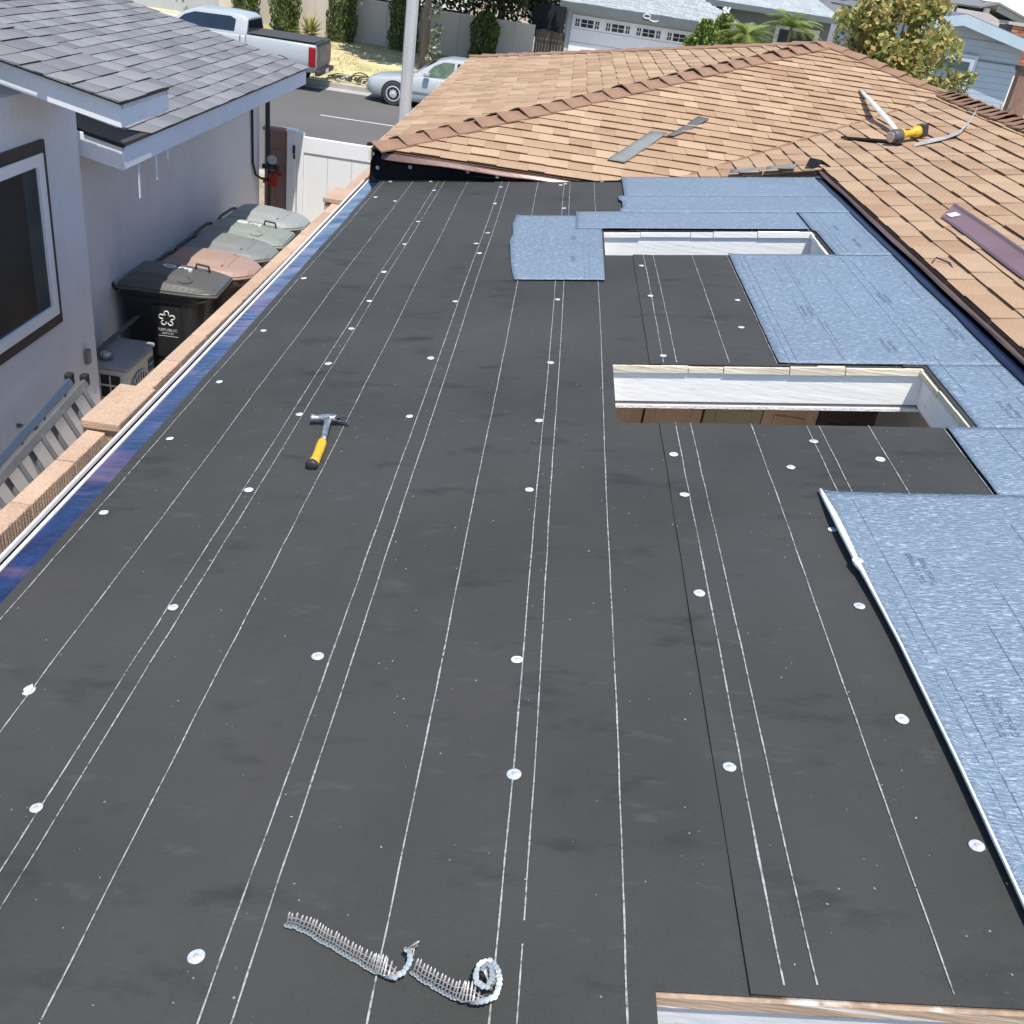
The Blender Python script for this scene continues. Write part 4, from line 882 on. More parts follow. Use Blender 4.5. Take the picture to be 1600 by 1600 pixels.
# white bent flashing strip crossing the valley, and the crumpled grey one
m_=MB(); P=[]; pts=[(2.735,10.02,3.240,.018),(2.728,9.80,3.225,.024),(2.722,9.5,3.20,.030),(2.71,9.1,3.165,.034),(2.70,8.75,3.135,.030),(2.695,8.50,3.105,.020)]
for x,y,z,w in pts: P.append([Vector((x-w,y,z-.004)),Vector((x,y,z+.010)),Vector((x+w,y,z))])
tag(m_.grid(P).build('flashing_offcut',GALV,None,smooth=True,solid=.002),'long pale flashing offcut strip pointing uphill from the yellow saw','flashing offcut',group='flashing offcuts by the saw')
m_=MB(); P=[]
for k,(x,y,h,w) in enumerate(((2.70,8.02,.012,.05),(2.82,8.06,.020,.055),(2.95,8.12,.024,.05),(3.05,8.17,.040,.045),(3.10,8.25,.035,.035),(3.20,8.42,.070,.045),(3.30,8.62,.105,.030),(3.34,8.72,.115,.012))):
    z=fC(x,y)+h; w*=1.5; P.append([Vector((x-.3*w,y-w,z-.006)),Vector((x,y,z+.008+.008*(k%3==1))),Vector((x+.4*w,y+w,z-.002+.014*(k%2)))])
tag(m_.grid(P).build('flashing_offcut',M('dull_grey_flashing',(.42,.40,.37),.5,.15,12,.1,90,metal=.2),None,solid=.002),'crumpled grey flashing offcut with upturned end under the yellow saw','flashing offcut',group='flashing offcuts by the saw')
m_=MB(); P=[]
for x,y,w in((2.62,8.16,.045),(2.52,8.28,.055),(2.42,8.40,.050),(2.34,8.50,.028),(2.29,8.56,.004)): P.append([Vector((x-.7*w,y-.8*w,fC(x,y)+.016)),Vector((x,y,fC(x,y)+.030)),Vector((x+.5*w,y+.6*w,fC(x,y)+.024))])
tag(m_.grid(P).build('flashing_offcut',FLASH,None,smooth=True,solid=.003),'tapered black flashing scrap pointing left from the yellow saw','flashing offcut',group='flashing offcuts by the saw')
sw=thing('cordless_saw','yellow and black cordless saw lying on the tan roof valley','power saw',loc=(2.57,8.10,fC(2.57,8.1)+.075))
d=Vector((.40,.22,PT*.40)).normalized(); z=NC; y=z.cross(d).normalized(); sw.scale=(.88,.88,.88); sw.rotation_euler=Matrix((d,y,z)).transposed().to_euler()
m_=MB(); m_.lathe([(.030,-.045),(.052,-.04),(.060,-.01),(.056,.03),(.050,.07)],(0,0,0),(1,0,0),16); m_.build('gearbox',M('grey_housing',(.09,.09,.09),.5,.15,20),sw,smooth=True)
m_=MB(); m_.lathe([(.036,-.062),(.046,-.058),(.046,-.046),(.030,-.045)],(0,0,0),(1,0,0),14); m_.lathe([(.012,-.075),(.014,-.060)],(0,0,0),(1,0,0),8); m_.build('spindle',STEEL,sw)
m_=MB(); m_.lathe([(.056,.058),(.053,.075),(.036,.095),(.032,.16),(.036,.20),(.050,.225),(.050,.262)],(0,0,0),(1,0,0),14); m_.build('handle',YELL,sw,smooth=True)
MB().box((.13,0,.030),(.055,.030,.012)).build('switch',TBLK,sw,bevel=.004)
MB().box((.305,0,0),(.075,.085,.105)).build('battery',TBLK,sw,bevel=.012,seg=3)
m_=MB(); m_.box((-.015,-.055,-.05),(.016,.014,.06),M=Matrix.Rotation(.5,3,'X')); m_.box((.01,-.05,-.045),(.085,.05,.016)); m_.build('guard',TBLK,sw,bevel=.004)
# bit of wire caught on the right eave
m_=MB(); m_.tube([(1.95,4.97,2.905),(1.98,5.02,2.918),(2.03,4.96,2.915),(2.02,4.86,2.905),(1.985,4.82,2.895)],.004,6)
tag(m_.build('wire_scrap',TBLK,None),'small bent wire scrap on the right eave shingles','wire')
m_=MB(); m_.box((2.60,4.78,fC(2.60,4.78)+.022),(.26,.022,.006),rz=.10,M=Matrix.Rotation(-math.atan(PT),3,'Y')); tag(m_.build('white_strip',GUT,None),'thin white strip at the right edge on tan shingles','strip')
# ---------------------------------------------------------------- ground and street
SZ=-.4
def flat(name,mat,x0,x1,y0,y1,z,kind='structure',nx=1,ny=1,zf=None):
    P=[[Vector((x0+(x1-x0)*i/nx,y0+(y1-y0)*j/ny,z if zf is None else zf(x0+(x1-x0)*i/nx,y0+(y1-y0)*j/ny))) for j in range(ny+1)] for i in range(nx+1)]
    return tag(MB().grid(P).build(name,mat),kind=kind)
flat('ground',DIRT,-600,600,-300,900,-.46)
MB_=MB().bb(-3.45,2.2,-2,12.6,-.3,.095); tag(MB_.build('side_yard',CONC),kind='structure')
flat('front_yard',DIRT,-30,30,12.6,17.2,-.02)
flat('sidewalk',CONC,-60,60,17.2,18.6,-.26)
flat('street',ASPH,-120,120,18.6,30.15,SZ)
flat('gutter_pan',CONC,-120,120,30.15,30.75,SZ+.004)
tag(MB().bb(-120,-.9,30.75,30.92,-.5,SZ+.13).build('curb',CONC),kind='structure')
tag(MB().bb(6.2,120,30.75,30.92,-.5,SZ+.13).build('curb',CONC),kind='structure')
for x in (-6.0,-1.4,3.2,7.8,-10.6,-15.2):
    tag(MB().poly([(x,25.9,SZ+.004),(x+2.1,25.9,SZ+.004),(x+2.1,26.0,SZ+.004),(x,26.0,SZ+.004)]).build('lane_line',LINEW),kind='structure')
zl=lambda x,y:-.30+.28*max(0,min(1,(y-31)/8.5))+.02*nz(x,y,.5)
flat('lawn',LAWN,-24,-1.0,30.92,41.5,0,nx=46,ny=22,zf=lambda x,y:zl(x,y))
flat('driveway',CONC,-.95,6.1,30.4,43.2,-.25,nx=1,ny=2,zf=lambda x,y:-.38+.36*(y-30.4)/12.8)
flat('far_lawn',LAWN,6.15,40,30.92,60,-.1)
flat('far_yard',CONC,3,60,14,30.3,-.24)
# dry grass blades
def leafmesh(name,pos,size,mat,tones,aspect=.45,up=0.,parent=None,kind=None,flatten=0.,tonef=None,fold=True):
    n=len(pos); pos=np.asarray(pos,float); size=np.broadcast_to(size,(n,))
    d=rng.normal(size=(n,3)); d[:,2]=d[:,2]*(1-flatten)+up; d/=np.linalg.norm(d,axis=1)[:,None]
    r=rng.normal(size=(n,3)); s=np.cross(d,r); s/=np.linalg.norm(s,axis=1)[:,None]
    L_=size[:,None]; w=L_*aspect*.5
    v=np.stack([pos-d*L_*.5,pos+s*w,pos+d*L_*.5,pos-s*w],1).reshape(-1,3)
    f=np.arange(n*4).reshape(n,4)
    me=bpy.data.meshes.new(name); me.vertices.add(n*4); me.vertices.foreach_set('co',v.astype(np.float32).ravel())
    me.loops.add(n*4); me.loops.foreach_set('vertex_index',f.astype(np.int32).ravel()); me.polygons.add(n)
    me.polygons.foreach_set('loop_start',np.arange(0,n*4,4,dtype=np.int32)); me.update(calc_edges=True)
    t=rng.choice(tones,n)+rng.uniform(-.08,.08,n) if tonef is None else tonef(pos)
    a=me.attributes.new('tone','FLOAT','FACE'); a.data.foreach_set('value',t.astype(np.float32)); me.materials.append(mat)
    o=bpy.data.objects.new(name,me); link(o,parent)
    if kind: o['kind']=kind
    return o
def leafmat(name,tones,rough=.55,tr=.25):
    ma=M(name,tones[0],rough,.12,3,0,10,tone=tones,spec=.35); n=ma.node_tree; b=n.nodes['Principled BSDF']
    src=b.inputs['Base Color'].links[0].from_socket
    t=n.nodes.new('ShaderNodeBsdfTranslucent'); mx=n.nodes.new('ShaderNodeMixShader'); mx.inputs[0].default_value=tr
    n.links.new(src,t.inputs[0]); n.links.new(b.outputs[0],mx.inputs[1]); n.links.new(t.outputs[0],mx.inputs[2]); n.links.new(mx.outputs[0],n.nodes['Material Output'].inputs[0])
    return ma
GRASS=leafmat('dry_grass_blade',[(.52,.43,.22),(.42,.36,.17),(.26,.28,.09),(.60,.50,.28)],.8,.2)
n=16000; gx=rng.uniform(-14,-1.2,n); gy=31.2+8.8*rng.random(n); gp=np.stack([gx,gy,[zl(a,b)+.02 for a,b in zip(gx,gy)]],1)
keep=np.array([nz(a,b,.35,9)>-.35 for a,b in zip(gx,gy)]); gp=gp[keep]
tag(leafmesh('grass',gp,rng.uniform(.05,.11,len(gp)),GRASS,[.1,.3,.5,.9],.22,1.1),kind='stuff')
# ---------------------------------------------------------------- foliage
def ell(n,c,r,shell=.55):
    d=rng.normal(size=(n,3)); d/=np.linalg.norm(d,axis=1)[:,None]; q=(shell+(1-shell)*rng.random(n)**.7)[:,None]
    return np.array(c)+d*q*np.array(r)
def branchy(m_,base,tips,r0):
    for t in tips:
        b=Vector(base); t=Vector(t); mid=b.lerp(t,.5)+Vector((random.uniform(-.1,.1),random.uniform(-.1,.1),.1))*(t-b).length*.6
        m_.tube([b,mid,t],[r0,r0*.6,r0*.2],6)
BARK=M('grey_bark',(.17,.13,.10),.95,.25,8,.3,50,.5,40)
def tree(name,label,base,th,clumps,n,size,mat,tones,cat='tree',group=None,r0=.1,asp=.5,shell=.5):
    r=thing(name,label,cat,base,group=group); m_=MB(); h=Vector((0,0,th))
    m_.tube([(0,0,-.1),(random.uniform(-.05,.05),.03,th*.55),h],[r0*1.3,r0,r0*.8],9)
    branchy(m_,h*.95,[Vector(c) for c,_,_ in clumps],r0*.55); m_.build('trunk',BARK,r)
    tot=sum(w for _,_,w in clumps); P=[ell(int(n*w/tot),c,rr,shell) for c,rr,w in clumps]
    leafmesh('crown',np.concatenate(P),rng.uniform(size*.6,size*1.3,sum(len(p) for p in P)),mat,tones,asp,parent=r); return r
YLEAF=leafmat('yellow_green_leaf',[(.10,.13,.035),(.24,.27,.07),(.40,.40,.14),(.54,.46,.17),(.45,.26,.07)],.5,.3)
cl=[]
for k in range(46):
    an=random.uniform(0,6.28); rr=random.uniform(.2,1.0); zz=random.uniform(-1.05,1.25); q=math.sqrt(max(.08,1-(zz/1.45)**2))
    cl.append(((1.28*rr*q*math.cos(an)+.05*zz,1.0*rr*q*math.sin(an),3.25+zz),(.36,.36,.30),1))
cl+= [((1.42,-.1,3.05),(.28,.25,.2),.5),((1.75,-.1,3.12),(.16,.16,.12),.25),((-1.05,.1,2.95),(.3,.3,.25),.7),((.95,.0,3.78),(.2,.2,.26),.5),((-.25,0,4.5),(.5,.4,.35),1.2),((-.55,-.2,2.6),(.55,.45,.4),1.6),((.15,-.2,2.5),(.6,.45,.4),1.6),((.75,-.2,2.7),(.5,.4,.4),1.4),((1.05,-.1,2.55),(.35,.35,.3),.8),((0,-.3,3.2),(.7,.4,.5),2.0),((-1.0,-.1,2.75),(.35,.35,.35),1),((-.85,-.1,3.5),(.4,.35,.45),1.2),((1.15,-.1,3.5),(.3,.3,.35),.8),((.5,-.1,4.2),(.5,.4,.4),1.2)]
tree('yellow_leaf_tree','bushy yellow green tree standing behind the tan roof, in front of the blue house',(6.32,22,-.24),2.4,cl,9500,.15,YLEAF,[.1,.3,.5,.6,.75,.9],r0=.09,asp=.55,shell=.35)
CYP=leafmat('cypress_spray',[(.030,.048,.014),(.065,.105,.025),(.13,.18,.04),(.22,.24,.06)],.7,.15)
def cypress(label,x,w,h,y=39.45,k=0):
    z0=zl(x,y)-.05; r=thing('cypress_column',label,'conifer',(x,y,z0),group='clipped cypress columns against the beige wall')
    MB().tube([(0,0,-.1),(0,0,h*.8)],[.06,.03],7).build('trunk',BARK,r)
    n=3600; z=rng.random(n)**.9*h; an=rng.uniform(0,2*math.pi,n); prof=w*.5*np.clip(1.15*np.sin(np.clip((z/h)*.80+.20,0,1)*math.pi)**.35,0,1)
    lob=1+.16*np.sin(an*4+k)+.10*np.sin(z*6+an*2+k*2)
    q=(.55+.45*rng.random(n)**.5)*prof*lob; p=np.stack([q*np.cos(an),q*np.sin(an)*.85,z+.05],1)
    leafmesh('crown',p,rng.uniform(.08,.20,n),CYP,[.1,.3,.5,.75],.30,2.2,parent=r); return r
for i,(x,w,h,lb) in enumerate(((-12.0,.95,2.0,'leftmost cypress column, half hidden by the pickup truck cab'),(-10.55,.98,2.1,'cypress column rising behind the pickup truck bed, left of the spiky yucca'),(-8.45,1.0,2.2,'cypress column right of the spiky yucca'),(-6.15,1.05,2.1,'cypress column just left of the street lamp pole'),(-3.18,1.05,1.72,'cypress column right of the lamp pole, behind the silver car'))):
    cypress(lb,x,w,h,k=i)
DKL=leafmat('dark_canopy_leaf',[(.012,.02,.008),(.025,.038,.014),(.05,.07,.025)],.6,.15)
tree('shade_tree','tall dark canopied tree with slim trunk behind the silver car',(-4.85,36.0,-.1),3.3,[((0,1.2,4.6),(3.0,3.4,1.1),4),((-1.2,3,4.4),(2.4,2.2,1.3),2),((2.6,2.2,4.3),(2.4,3.0,1.3),4)],15000,.42,DKL,[.1,.4,.8],r0=.12,shell=.2)
tree('backyard_tree','dark dense tree mass standing behind the beige wall',(-3.0,44.5,0),2.0,[((0,0,2.6),(3.2,1.8,1.8),3),((-3.4,.5,2.8),(2.4,1.6,1.8),2),((2.4,.4,2.4),(1.9,1.6,1.6),2)],9000,.26,DKL,[.1,.35,.6],r0=.15,shell=.3)
SILV=leafmat('silver_green_leaf',[(.10,.12,.07),(.22,.25,.17),(.38,.40,.30)],.5,.2)
r=tree('sapling','thin grey leaved sapling beside the lamp pole and slim trunk',(-4.45,35.4,-.12),.7,[((0,0,.75),(.22,.2,.28),1),((.05,0,1.25),(.2,.2,.3),1),((-.05,0,1.85),(.22,.2,.22),.8),((-.1,0,.35),(.2,.2,.2),.6)],420,.14,SILV,[.2,.5,.9],r0=.02)
def spiky(name,label,base,n,L_,w,mat,tones,cat,up=.35,group=None):
    r=thing(name,label,cat,base,group=group); m_=MB()
    for k in range(n):
        an=2.399*k; el=random.uniform(up-.3,1.35) ; l=L_*random.uniform(.75,1.1); m_.tone=random.choice(tones)
        d=Vector((math.cos(an)*math.cos(el),math.sin(an)*math.cos(el),math.sin(el))); s=d.cross(Vector((0,0,1))).normalized()*w; drop=Vector((0,0,-.18*l*math.cos(el)))
        m_.grid([[-s*.6,s*.6],[d*l*.5+s,d*l*.5-s][::-1],[d*l+drop+s*.1,d*l+drop-s*.1][::-1]])
    m_.build('leaves',mat,r,tone=True); MB().lathe([(.07,-.1),(.06,.12),(.02,.2)]).build('stem',BARK,r); return r
YUC=leafmat('yucca_blade',[(.10,.15,.04),(.28,.30,.10),(.50,.46,.18)],.5,.15)
spiky('yucca','spiky yellow green yucca on the dry lawn by the beige wall',(-9.42,38.7,.10),120,.82,.036,YUC,[.1,.5,.9],'yucca',.2)
AGV=leafmat('agave_blade',[(.18,.22,.16),(.36,.40,.30)],.5,.1)
spiky('agave','agave rosette beside the pickup truck roof, nearer the cream kerb strip',(-14.5,40.2,.0),22,.42,.03,AGV,[.2,.8],'agave',.2,'agaves by the grey garage')
spiky('agave','agave rosette behind the middle of the pickup truck roof',(-13.2,40.2,.0),22,.42,.03,AGV,[.2,.8],'agave',.2,'agaves by the grey garage')
GLF=leafmat('fresh_green_frond',[(.05,.10,.02),(.14,.22,.045),(.30,.36,.09),(.42,.46,.16)],.45,.3)
def palm(label,base,n,L_,h,w=.9):
    r=thing('palm','x','palm',base,group='palms and shrubs in front of the grey house'); r['label']=label
    MB().tube([(0,0,-.1),(0,0,h)],[.09,.06],8).build('trunk',BARK,r); m_=MB()
    for k in range(n):
        an=2.399*k+random.uniform(-.2,.2); el=random.uniform(.1,1.35); d=Vector((math.cos(an),math.sin(an),0)); P=[]
        for q in range(9):
            t=q/8; P.append(Vector((0,0,h))+d*L_*math.cos(el*(1-.4*t))*t+Vector((0,0,L_*math.sin(el)*t-L_*.55*t*t)))
        m_.tone=random.uniform(.2,.9); m_.tube(P,[.012*(1-.8*q/8) for q in range(9)],4)
        for q in range(1,9):
            for sg in(-1,1):
                t=(P[q]-P[q-1]).normalized(); s=t.cross(Vector((0,0,1))).normalized()*sg; l=L_*.30*(1-abs(q-4)/7)
                for o_ in (0,.33,.66):
                    b=P[q-1].lerp(P[q],o_); e=b+(s*.8+t*.7).normalized()*l+Vector((0,0,-.25*l)); wv=t*.016*w
                    m_.add([b-wv,b+wv,e],[(0,1,2)])
    m_.build('fronds',GLF,r,tone=True); return r
palm('middle fan of palm fronds just right of the white blossomed shrub',(6.15,39.0,.2),46,1.25,1.95)
palm('taller feathery palm in front of the grey house window',(7.45,38.0,.2),28,1.15,2.55)
tree('flowering_shrub','bushy green shrub with white blossom by the garage door',(5.25,39.4,.1),1.2,[((0,0,1.9),(.40,.3,.45),2),((.1,0,2.45),(.32,.25,.32),1.2),((-.45,.1,1.7),(.35,.3,.4),1.5),((.5,0,1.8),(.35,.3,.4),1)],2200,.16,GLF,[.1,.4,.7,.95],'shrub')
tree('leafy_shrub','low leafy shrub with mixed green leaves left of the palms',(4.55,38.6,.0),1.2,[((0,0,1.8),(.42,.35,.4),2),((.1,0,2.25),(.38,.3,.35),1.2),((-.35,0,1.75),(.25,.25,.25),.6)],1500,.17,GLF,[.1,.4,.7],'shrub')
palm('low bright fan of fronds beside the foot of the taller palm',(6.75,38.6,.1),34,1.0,1.65)
m_=MB()
for k in range(14):
    a_=Vector((5.27+random.uniform(-.12,.12),39.1,2.90+random.uniform(-.08,.08))); m_.lathe([(.05,0),(.035,.03),(.0,.04)],a_,(random.uniform(-.5,.5),-1,.6),6)
tag(m_.build('blossom',WHT),'cluster of white blossom on top of the shrub by the garage door','blossom')
tree('silver_shrub','pale silver green shrub below the blue house wall',(7.95,22.6,-.2),1.5,[((0,0,2.55),(.42,.4,.35),3),((.35,0,2.35),(.3,.3,.4),1.5),((-.45,0,2.45),(.3,.3,.25),1.2),((.2,0,2.9),(.25,.2,.2),.6)],1900,.12,SILV,[.1,.4,.7,.95],'shrub',asp=.3)
tree('low_shrub','dry sparse shrub at the foot of the brown post',(9.55,23.4,-.2),1.2,[((0,0,2.2),(.25,.3,.35),1),((-.2,0,2.0),(.2,.2,.3),1)],420,.12,SILV,[.1,.4,.7],'shrub',asp=.25)
# ---------------------------------------------------------------- far side of the street
bwl=thing('render_wall','long beige rendered garden wall across the street','wall')
for x0,x1 in((-13.2,-9.6),(-9.595,-6.9),(-6.895,-4.2),(-4.195,-2.15),(-2.145,-1.40)):
    MB().bb(x0,x1,40.1,40.28,-.2,1.40).build('wall_panel',BEIGE,bwl,bevel=.01); MB().bb(x0,x1,40.07,40.31,1.402,1.46).build('wall_cap',M('pale_cap',(.66,.61,.55),.9,.06),bwl,bevel=.01)
rebase(bwl,(-7,40.2,-.1))
wf=thing('wooden_fence','weathered brown board fence between the beige wall and garage','fence')
FWD=M('weathered_fence_wood',(.24,.17,.12),.9,.2,3,.25,30,.3,20,tone=[(.09,.06,.045),(.15,.11,.085),(.24,.19,.15)],stretch=(1,1,.15))
x=-1.36
while x<-.36:
    m_=MB(); m_.tone=random.random(); w=random.uniform(.085,.12); m_.bb(x,x+w,40.15+random.uniform(0,.015),40.18,-.1,1.34+random.uniform(-.03,.03)); m_.build('fence_board',FWD,wf,tone=True); x+=w+.006
MB().bb(-1.36,-.36,40.19,40.24,.9,1.0).build('fence_rail',FWD,wf,tone=True); rebase(wf,(-.9,40.2,-.1))
tag(MB().bb(-1.6,-.35,41.2,41.25,1.0,2.15).build('blue_screen',M('dark_blue_sheet',(.004,.006,.012),.8,.2)),'dark blue sheet standing behind the brown board fence','screen')
# garage house
SIDE=M('pale_grey_siding',(.50,.52,.53),.85,.04,1.5,.05,40); GRYF=M('slate_grey_fascia',(.12,.14,.15),.6,.06,2); RFG=M('pale_grey_roof_shingle',(.33,.36,.36),.95,.14,2.0,.25,9,.5,8)
gh=thing('garage_house','pale grey house with slate fascia and wide white garage door','house')
MB().bb(-.35,5.6,43.1,49,-.1,2.2).build('garage_wall',SIDE,gh)
m_=MB(); f=lambda y:2.28+.30*(y-42.5)
m_.poly([(-.62,42.5,f(42.5)),(6.75,42.5,f(42.5)),(2.6+1.2,46.5,f(46.5)),(-.62,46.5,f(46.5))]); m_.poly([(6.75,42.5,f(42.5)),(6.75,50.5,f(42.5)),(3.8,46.5,f(46.5))]); m_.poly([(-.62,46.5,f(46.5)),(3.8,46.5,f(46.5)),(6.75,50.5,f(42.5)),(-.62,50.5,f(42.5))])
m_.build('garage_roof',RFG,gh,solid=.05)
# shingle courses on the near slope
m_=MB()
for k in range(26):
    y=42.5+k*.15; x1=6.75-(6.75-3.8)*(y-42.5)/4; x=-.62
    while x<x1-.1:
        w=min(random.uniform(.25,.6),x1-x); m_.box((x+w/2,y+.075,f(y+.075)+.012+random.uniform(0,.012)),(w-.01,.155,.014),M=Matrix.Rotation(math.atan(.3),3,'X')); x+=w
m_.build('roof_courses',RFG,gh,kind='stuff')
MB().bb(-.64,6.77,42.44,42.497,2.04,2.275).build('fascia',GRYF,gh)
MB().bb(-.28,4.98,43.0,43.097,-.05,2.02).build('door_trim',SIDE,gh)
gd=MB().bb(-.09,4.80,42.95,42.997,-.05,1.86).build('garage_door',VINYL,gh); 
m_=MB()
for z in(.42,.90,1.38): m_.bb(-.09,4.80,42.944,42.95,z-.009,z+.009)
m_.build('panel_joint',M('grey_joint',(.35,.36,.37),.7,0),gd)
DG=M('dim_garage_glass',(.02,.022,.02),.15,.3,4); 
for g_ in range(4):
    cx=.52+g_*1.222
    for dx,w in((-.39,.18),(0,.50),(.39,.18)):
        wn=MB().bb(cx+dx-w/2-.02,cx+dx+w/2+.02,42.93,42.944,1.44,1.77).build('door_window',VINYL,gd)
        n_=2
        for i in range(n_):
            for j in range(2):
                a_=cx+dx-w/2+w*i/n_+.012; b_=cx+dx-w/2+w*(i+1)/n_-.012; c0=1.465+.145*j; MB().bb(a_,b_,42.926,42.93,c0,c0+.125).build('pane',DG,wn)
m_=MB(); m_.tube([(2.75+.13*math.cos(2*math.pi*k/12),42.42,2.20+.075*math.sin(2*math.pi*k/12)) for k in range(12)]+[(2.88,42.42,2.19),(2.86,42.42,2.10),(3.02,42.42,2.06),(3.16,42.42,2.07),(3.22,42.42,2.11)],.022,5); m_.build('eave_ornament',WHT,gh)
# main wing behind
MB().bb(5.0,10.9,47.3,54,-.1,2.9).build('main_wall',GRYF,gh)
m_=MB(); f2=lambda y:3.02+.28*(y-46.6); m_.poly([(4.2,46.6,f2(46.6)),(11.2,46.6,f2(46.6)),(9.5,50.5,f2(50.5)),(4.2,50.5,f2(50.5))]); m_.poly([(11.2,46.6,f2(46.6)),(11.2,55,f2(46.6)),(9.5,50.5,f2(50.5))]); m_.poly([(0,50.5,f2(50.5)-.2),(0,46.6,f2(46.6)-.0),(4.2,46.6,f2(46.6)),(4.2,50.5,f2(50.5))])
m_.build('main_roof',RFG,gh,solid=.05)
MB().bb(4.2,11.22,46.54,46.597,2.80,3.01).build('fascia',GRYF,gh); MB().bb(11.2,11.25,46.6,55,2.78,3.01).build('fascia',FASC,gh)
w_=MB().bb(8.6,10.5,47.22,47.297,1.0,2.45).build('window',SIDE,gh); MB().bb(8.78,10.3,47.20,47.219,1.15,2.30).build('pane',GLASS,w_)
rebase(gh,(4,46,-.1))
# grey garage at far left, dim brown one beside it
lg=thing('grey_garage','pale blue grey building at the far left behind the pickup truck','building')
MB().bb(-17.2,-12.75,41.4,46,-.2,2.6).build('wall',M('blue_grey_siding',(.40,.42,.44),.85,.05,2),lg); m_=MB()
for x in(-15.3,-15.05): m_.bb(x,x+.05,41.37,41.4,.35,1.2)
m_.build('wall_slot',TRIMD,lg); MB().bb(-17.6,-12.6,41.1,46.3,2.6,2.75).build('roof',GRYF,lg); rebase(lg,(-15,43.5,-.2))
bg_=thing('taupe_house','taupe walled house glimpsed between two cypress columns','house')
MB().bb(-12.6,-11.0,41.6,46,-.2,2.6).build('wall',M('taupe_render',(.30,.26,.24),.9,.06),bg_); MB().bb(-12.4,-11.75,41.4,41.598,-.2,.42).build('planter_wall',M('taupe_render',(.30,.26,.24)),bg_); MB().bb(-11.62,-11.40,41.5,41.598,-.2,2.2).build('post',GRYF,bg_); MB().bb(-13,-10.8,41.3,46.2,2.62,2.8).build('roof',GRYF,bg_); rebase(bg_,(-11.8,43.8,-.2))
tag(MB().bb(-17.5,-13.4,39.2,39.9,-.2,.02).build('cream_kerb',M('cream_concrete',(.62,.57,.48),.9,.06)),'cream concrete strip at the foot of the grey building','kerb')
m_=MB(); m_.lathe([(.0,.42),(.22,.36),(.42,.2),(.50,0),(.45,-.1)],(0,0,0),(0,0,1),14); o=m_.build('boulder',M('mossy_boulder',(.34,.32,.13),.95,.2,3,.2,20,.4,12),None,smooth=True,loc=(-11.25,39.0,-.1)); o.scale=(1.0,.8,.8); tag(o,'rounded mossy yellow boulder beside a cypress column behind the truck','boulder')
# blue house on the right
BLU=M('blue_grey_clapboard',(.36,.42,.47),.85,.04,2,.05,40); BLUF=M('pale_blue_trim',(.40,.49,.54),.6,.05,2)
bh=thing('blue_house','blue grey gabled house with white framed window behind the yellow tree','house')
yb=30.0; ax,az=10.39,3.90; gs=.215
m_=MB(); m_.extr([(9.3,yb+.5,-.2),(12.36,yb+.5,-.2),(12.36,yb+.5,az-gs*(12.36-ax)-.10),(ax,yb+.5,az-.10),(9.3,yb+.5,az-gs*(ax-9.3)-.10)],(0,9,0)); m_.build('gable_wall',BLU,bh)
m_=MB()
for k in range(24):
    z=-.1+k*.165; m_.bb(9.3,min(12.36,ax+(az-.12-z)/gs),yb+.478,yb+.498,z,z+.158) if z<3.3 else None
m_.build('clapboard',BLU,bh)
m_=MB(); t=.05
for sg,xe in((1,13.1),(-1,9.0)):
    a_=(ax,yb,az); b_=(xe,yb,az-gs*abs(xe-ax)); m_.extr([a_,b_,(b_[0],yb,b_[2]+t),(ax,yb,az+t)],(0,10,0))
m_.build('roof',M('slate_roof',(.15,.16,.18),.95,.1,2,.2,30),bh)
m_=MB()
for sg,xe in((1,13.1),(-1,9.0)):
    a_=(ax,yb-.03,az+.03); b_=(xe,yb-.03,az+.03-gs*abs(xe-ax)); m_.extr([(a_[0],a_[1],a_[2]-.27),(b_[0],b_[1],b_[2]-.27),b_,a_],(0,.028,0))
m_.build('barge_board',BLUF,bh); MB().bb(9.3,12.36,yb+.45,yb+.476,2.86,2.90).build('belt_trim',GRYF,bh)
o=MB().bb(9.96,11.22,yb+.38,yb+.474,1.98,2.98).build('window',SIDE,bh,bevel=.01); m_=MB(); m_.bb(10.02,11.14,yb+.34,yb+.379,2.04,2.13); m_.bb(10.02,11.14,yb+.34,yb+.379,2.80,2.88); m_.bb(10.02,10.10,yb+.34,yb+.379,2.13,2.80); m_.bb(11.03,11.14,yb+.34,yb+.379,2.13,2.80); m_.build('window_frame',VINYL,o); MB().bb(10.10,11.03,yb+.36,yb+.37,2.13,2.80).build('pane',M('greenish_window_glass',(.10,.16,.15),.1,.3,2),o)
rebase(bh,(10.4,34,-.2))
bp=thing('brown_post','weathered brown timber post with dark cap at the right edge','post',(9.92,24.0,-.24)); MB().bb(-.11,.30,-.1,.12,0,3.28).build('shaft',M('red_brown_timber',(.26,.15,.11),.9,.25,2,.25,20,.3,20,stretch=(1,1,.2)),bp); MB().bb(-.15,.34,-.14,.16,3.28,3.38).build('cap',TRIMD,bp)
ch=thing('brick_chimney','red brick chimney with pale cap at the top right edge','chimney',(15.7,40.0,0)); 
BRK=M('red_brick',(.36,.13,.085),.9,.15,6,.2,40,.3,40,tone=[(.27,.09,.06),(.36,.13,.085),(.45,.19,.13)]); MB().bb(-.10,.82,.03,.8,2.2,3.80).build('core',M('mortar',(.35,.28,.24),.9,.1),ch)
for k in range(16):
    for j in range(4):
        m_=MB(); m_.tone=random.random(); m_.bb(-.11+.235*j+(.11 if k%2 else 0)-.05*(j==0 and k%2),min(.84,-.11+.235*(j+1)+(.11 if k%2 else 0)-.012),0,.06,2.3+k*.092,2.3+k*.092+.08); m_.build('brick',BRK,ch,tone=True)
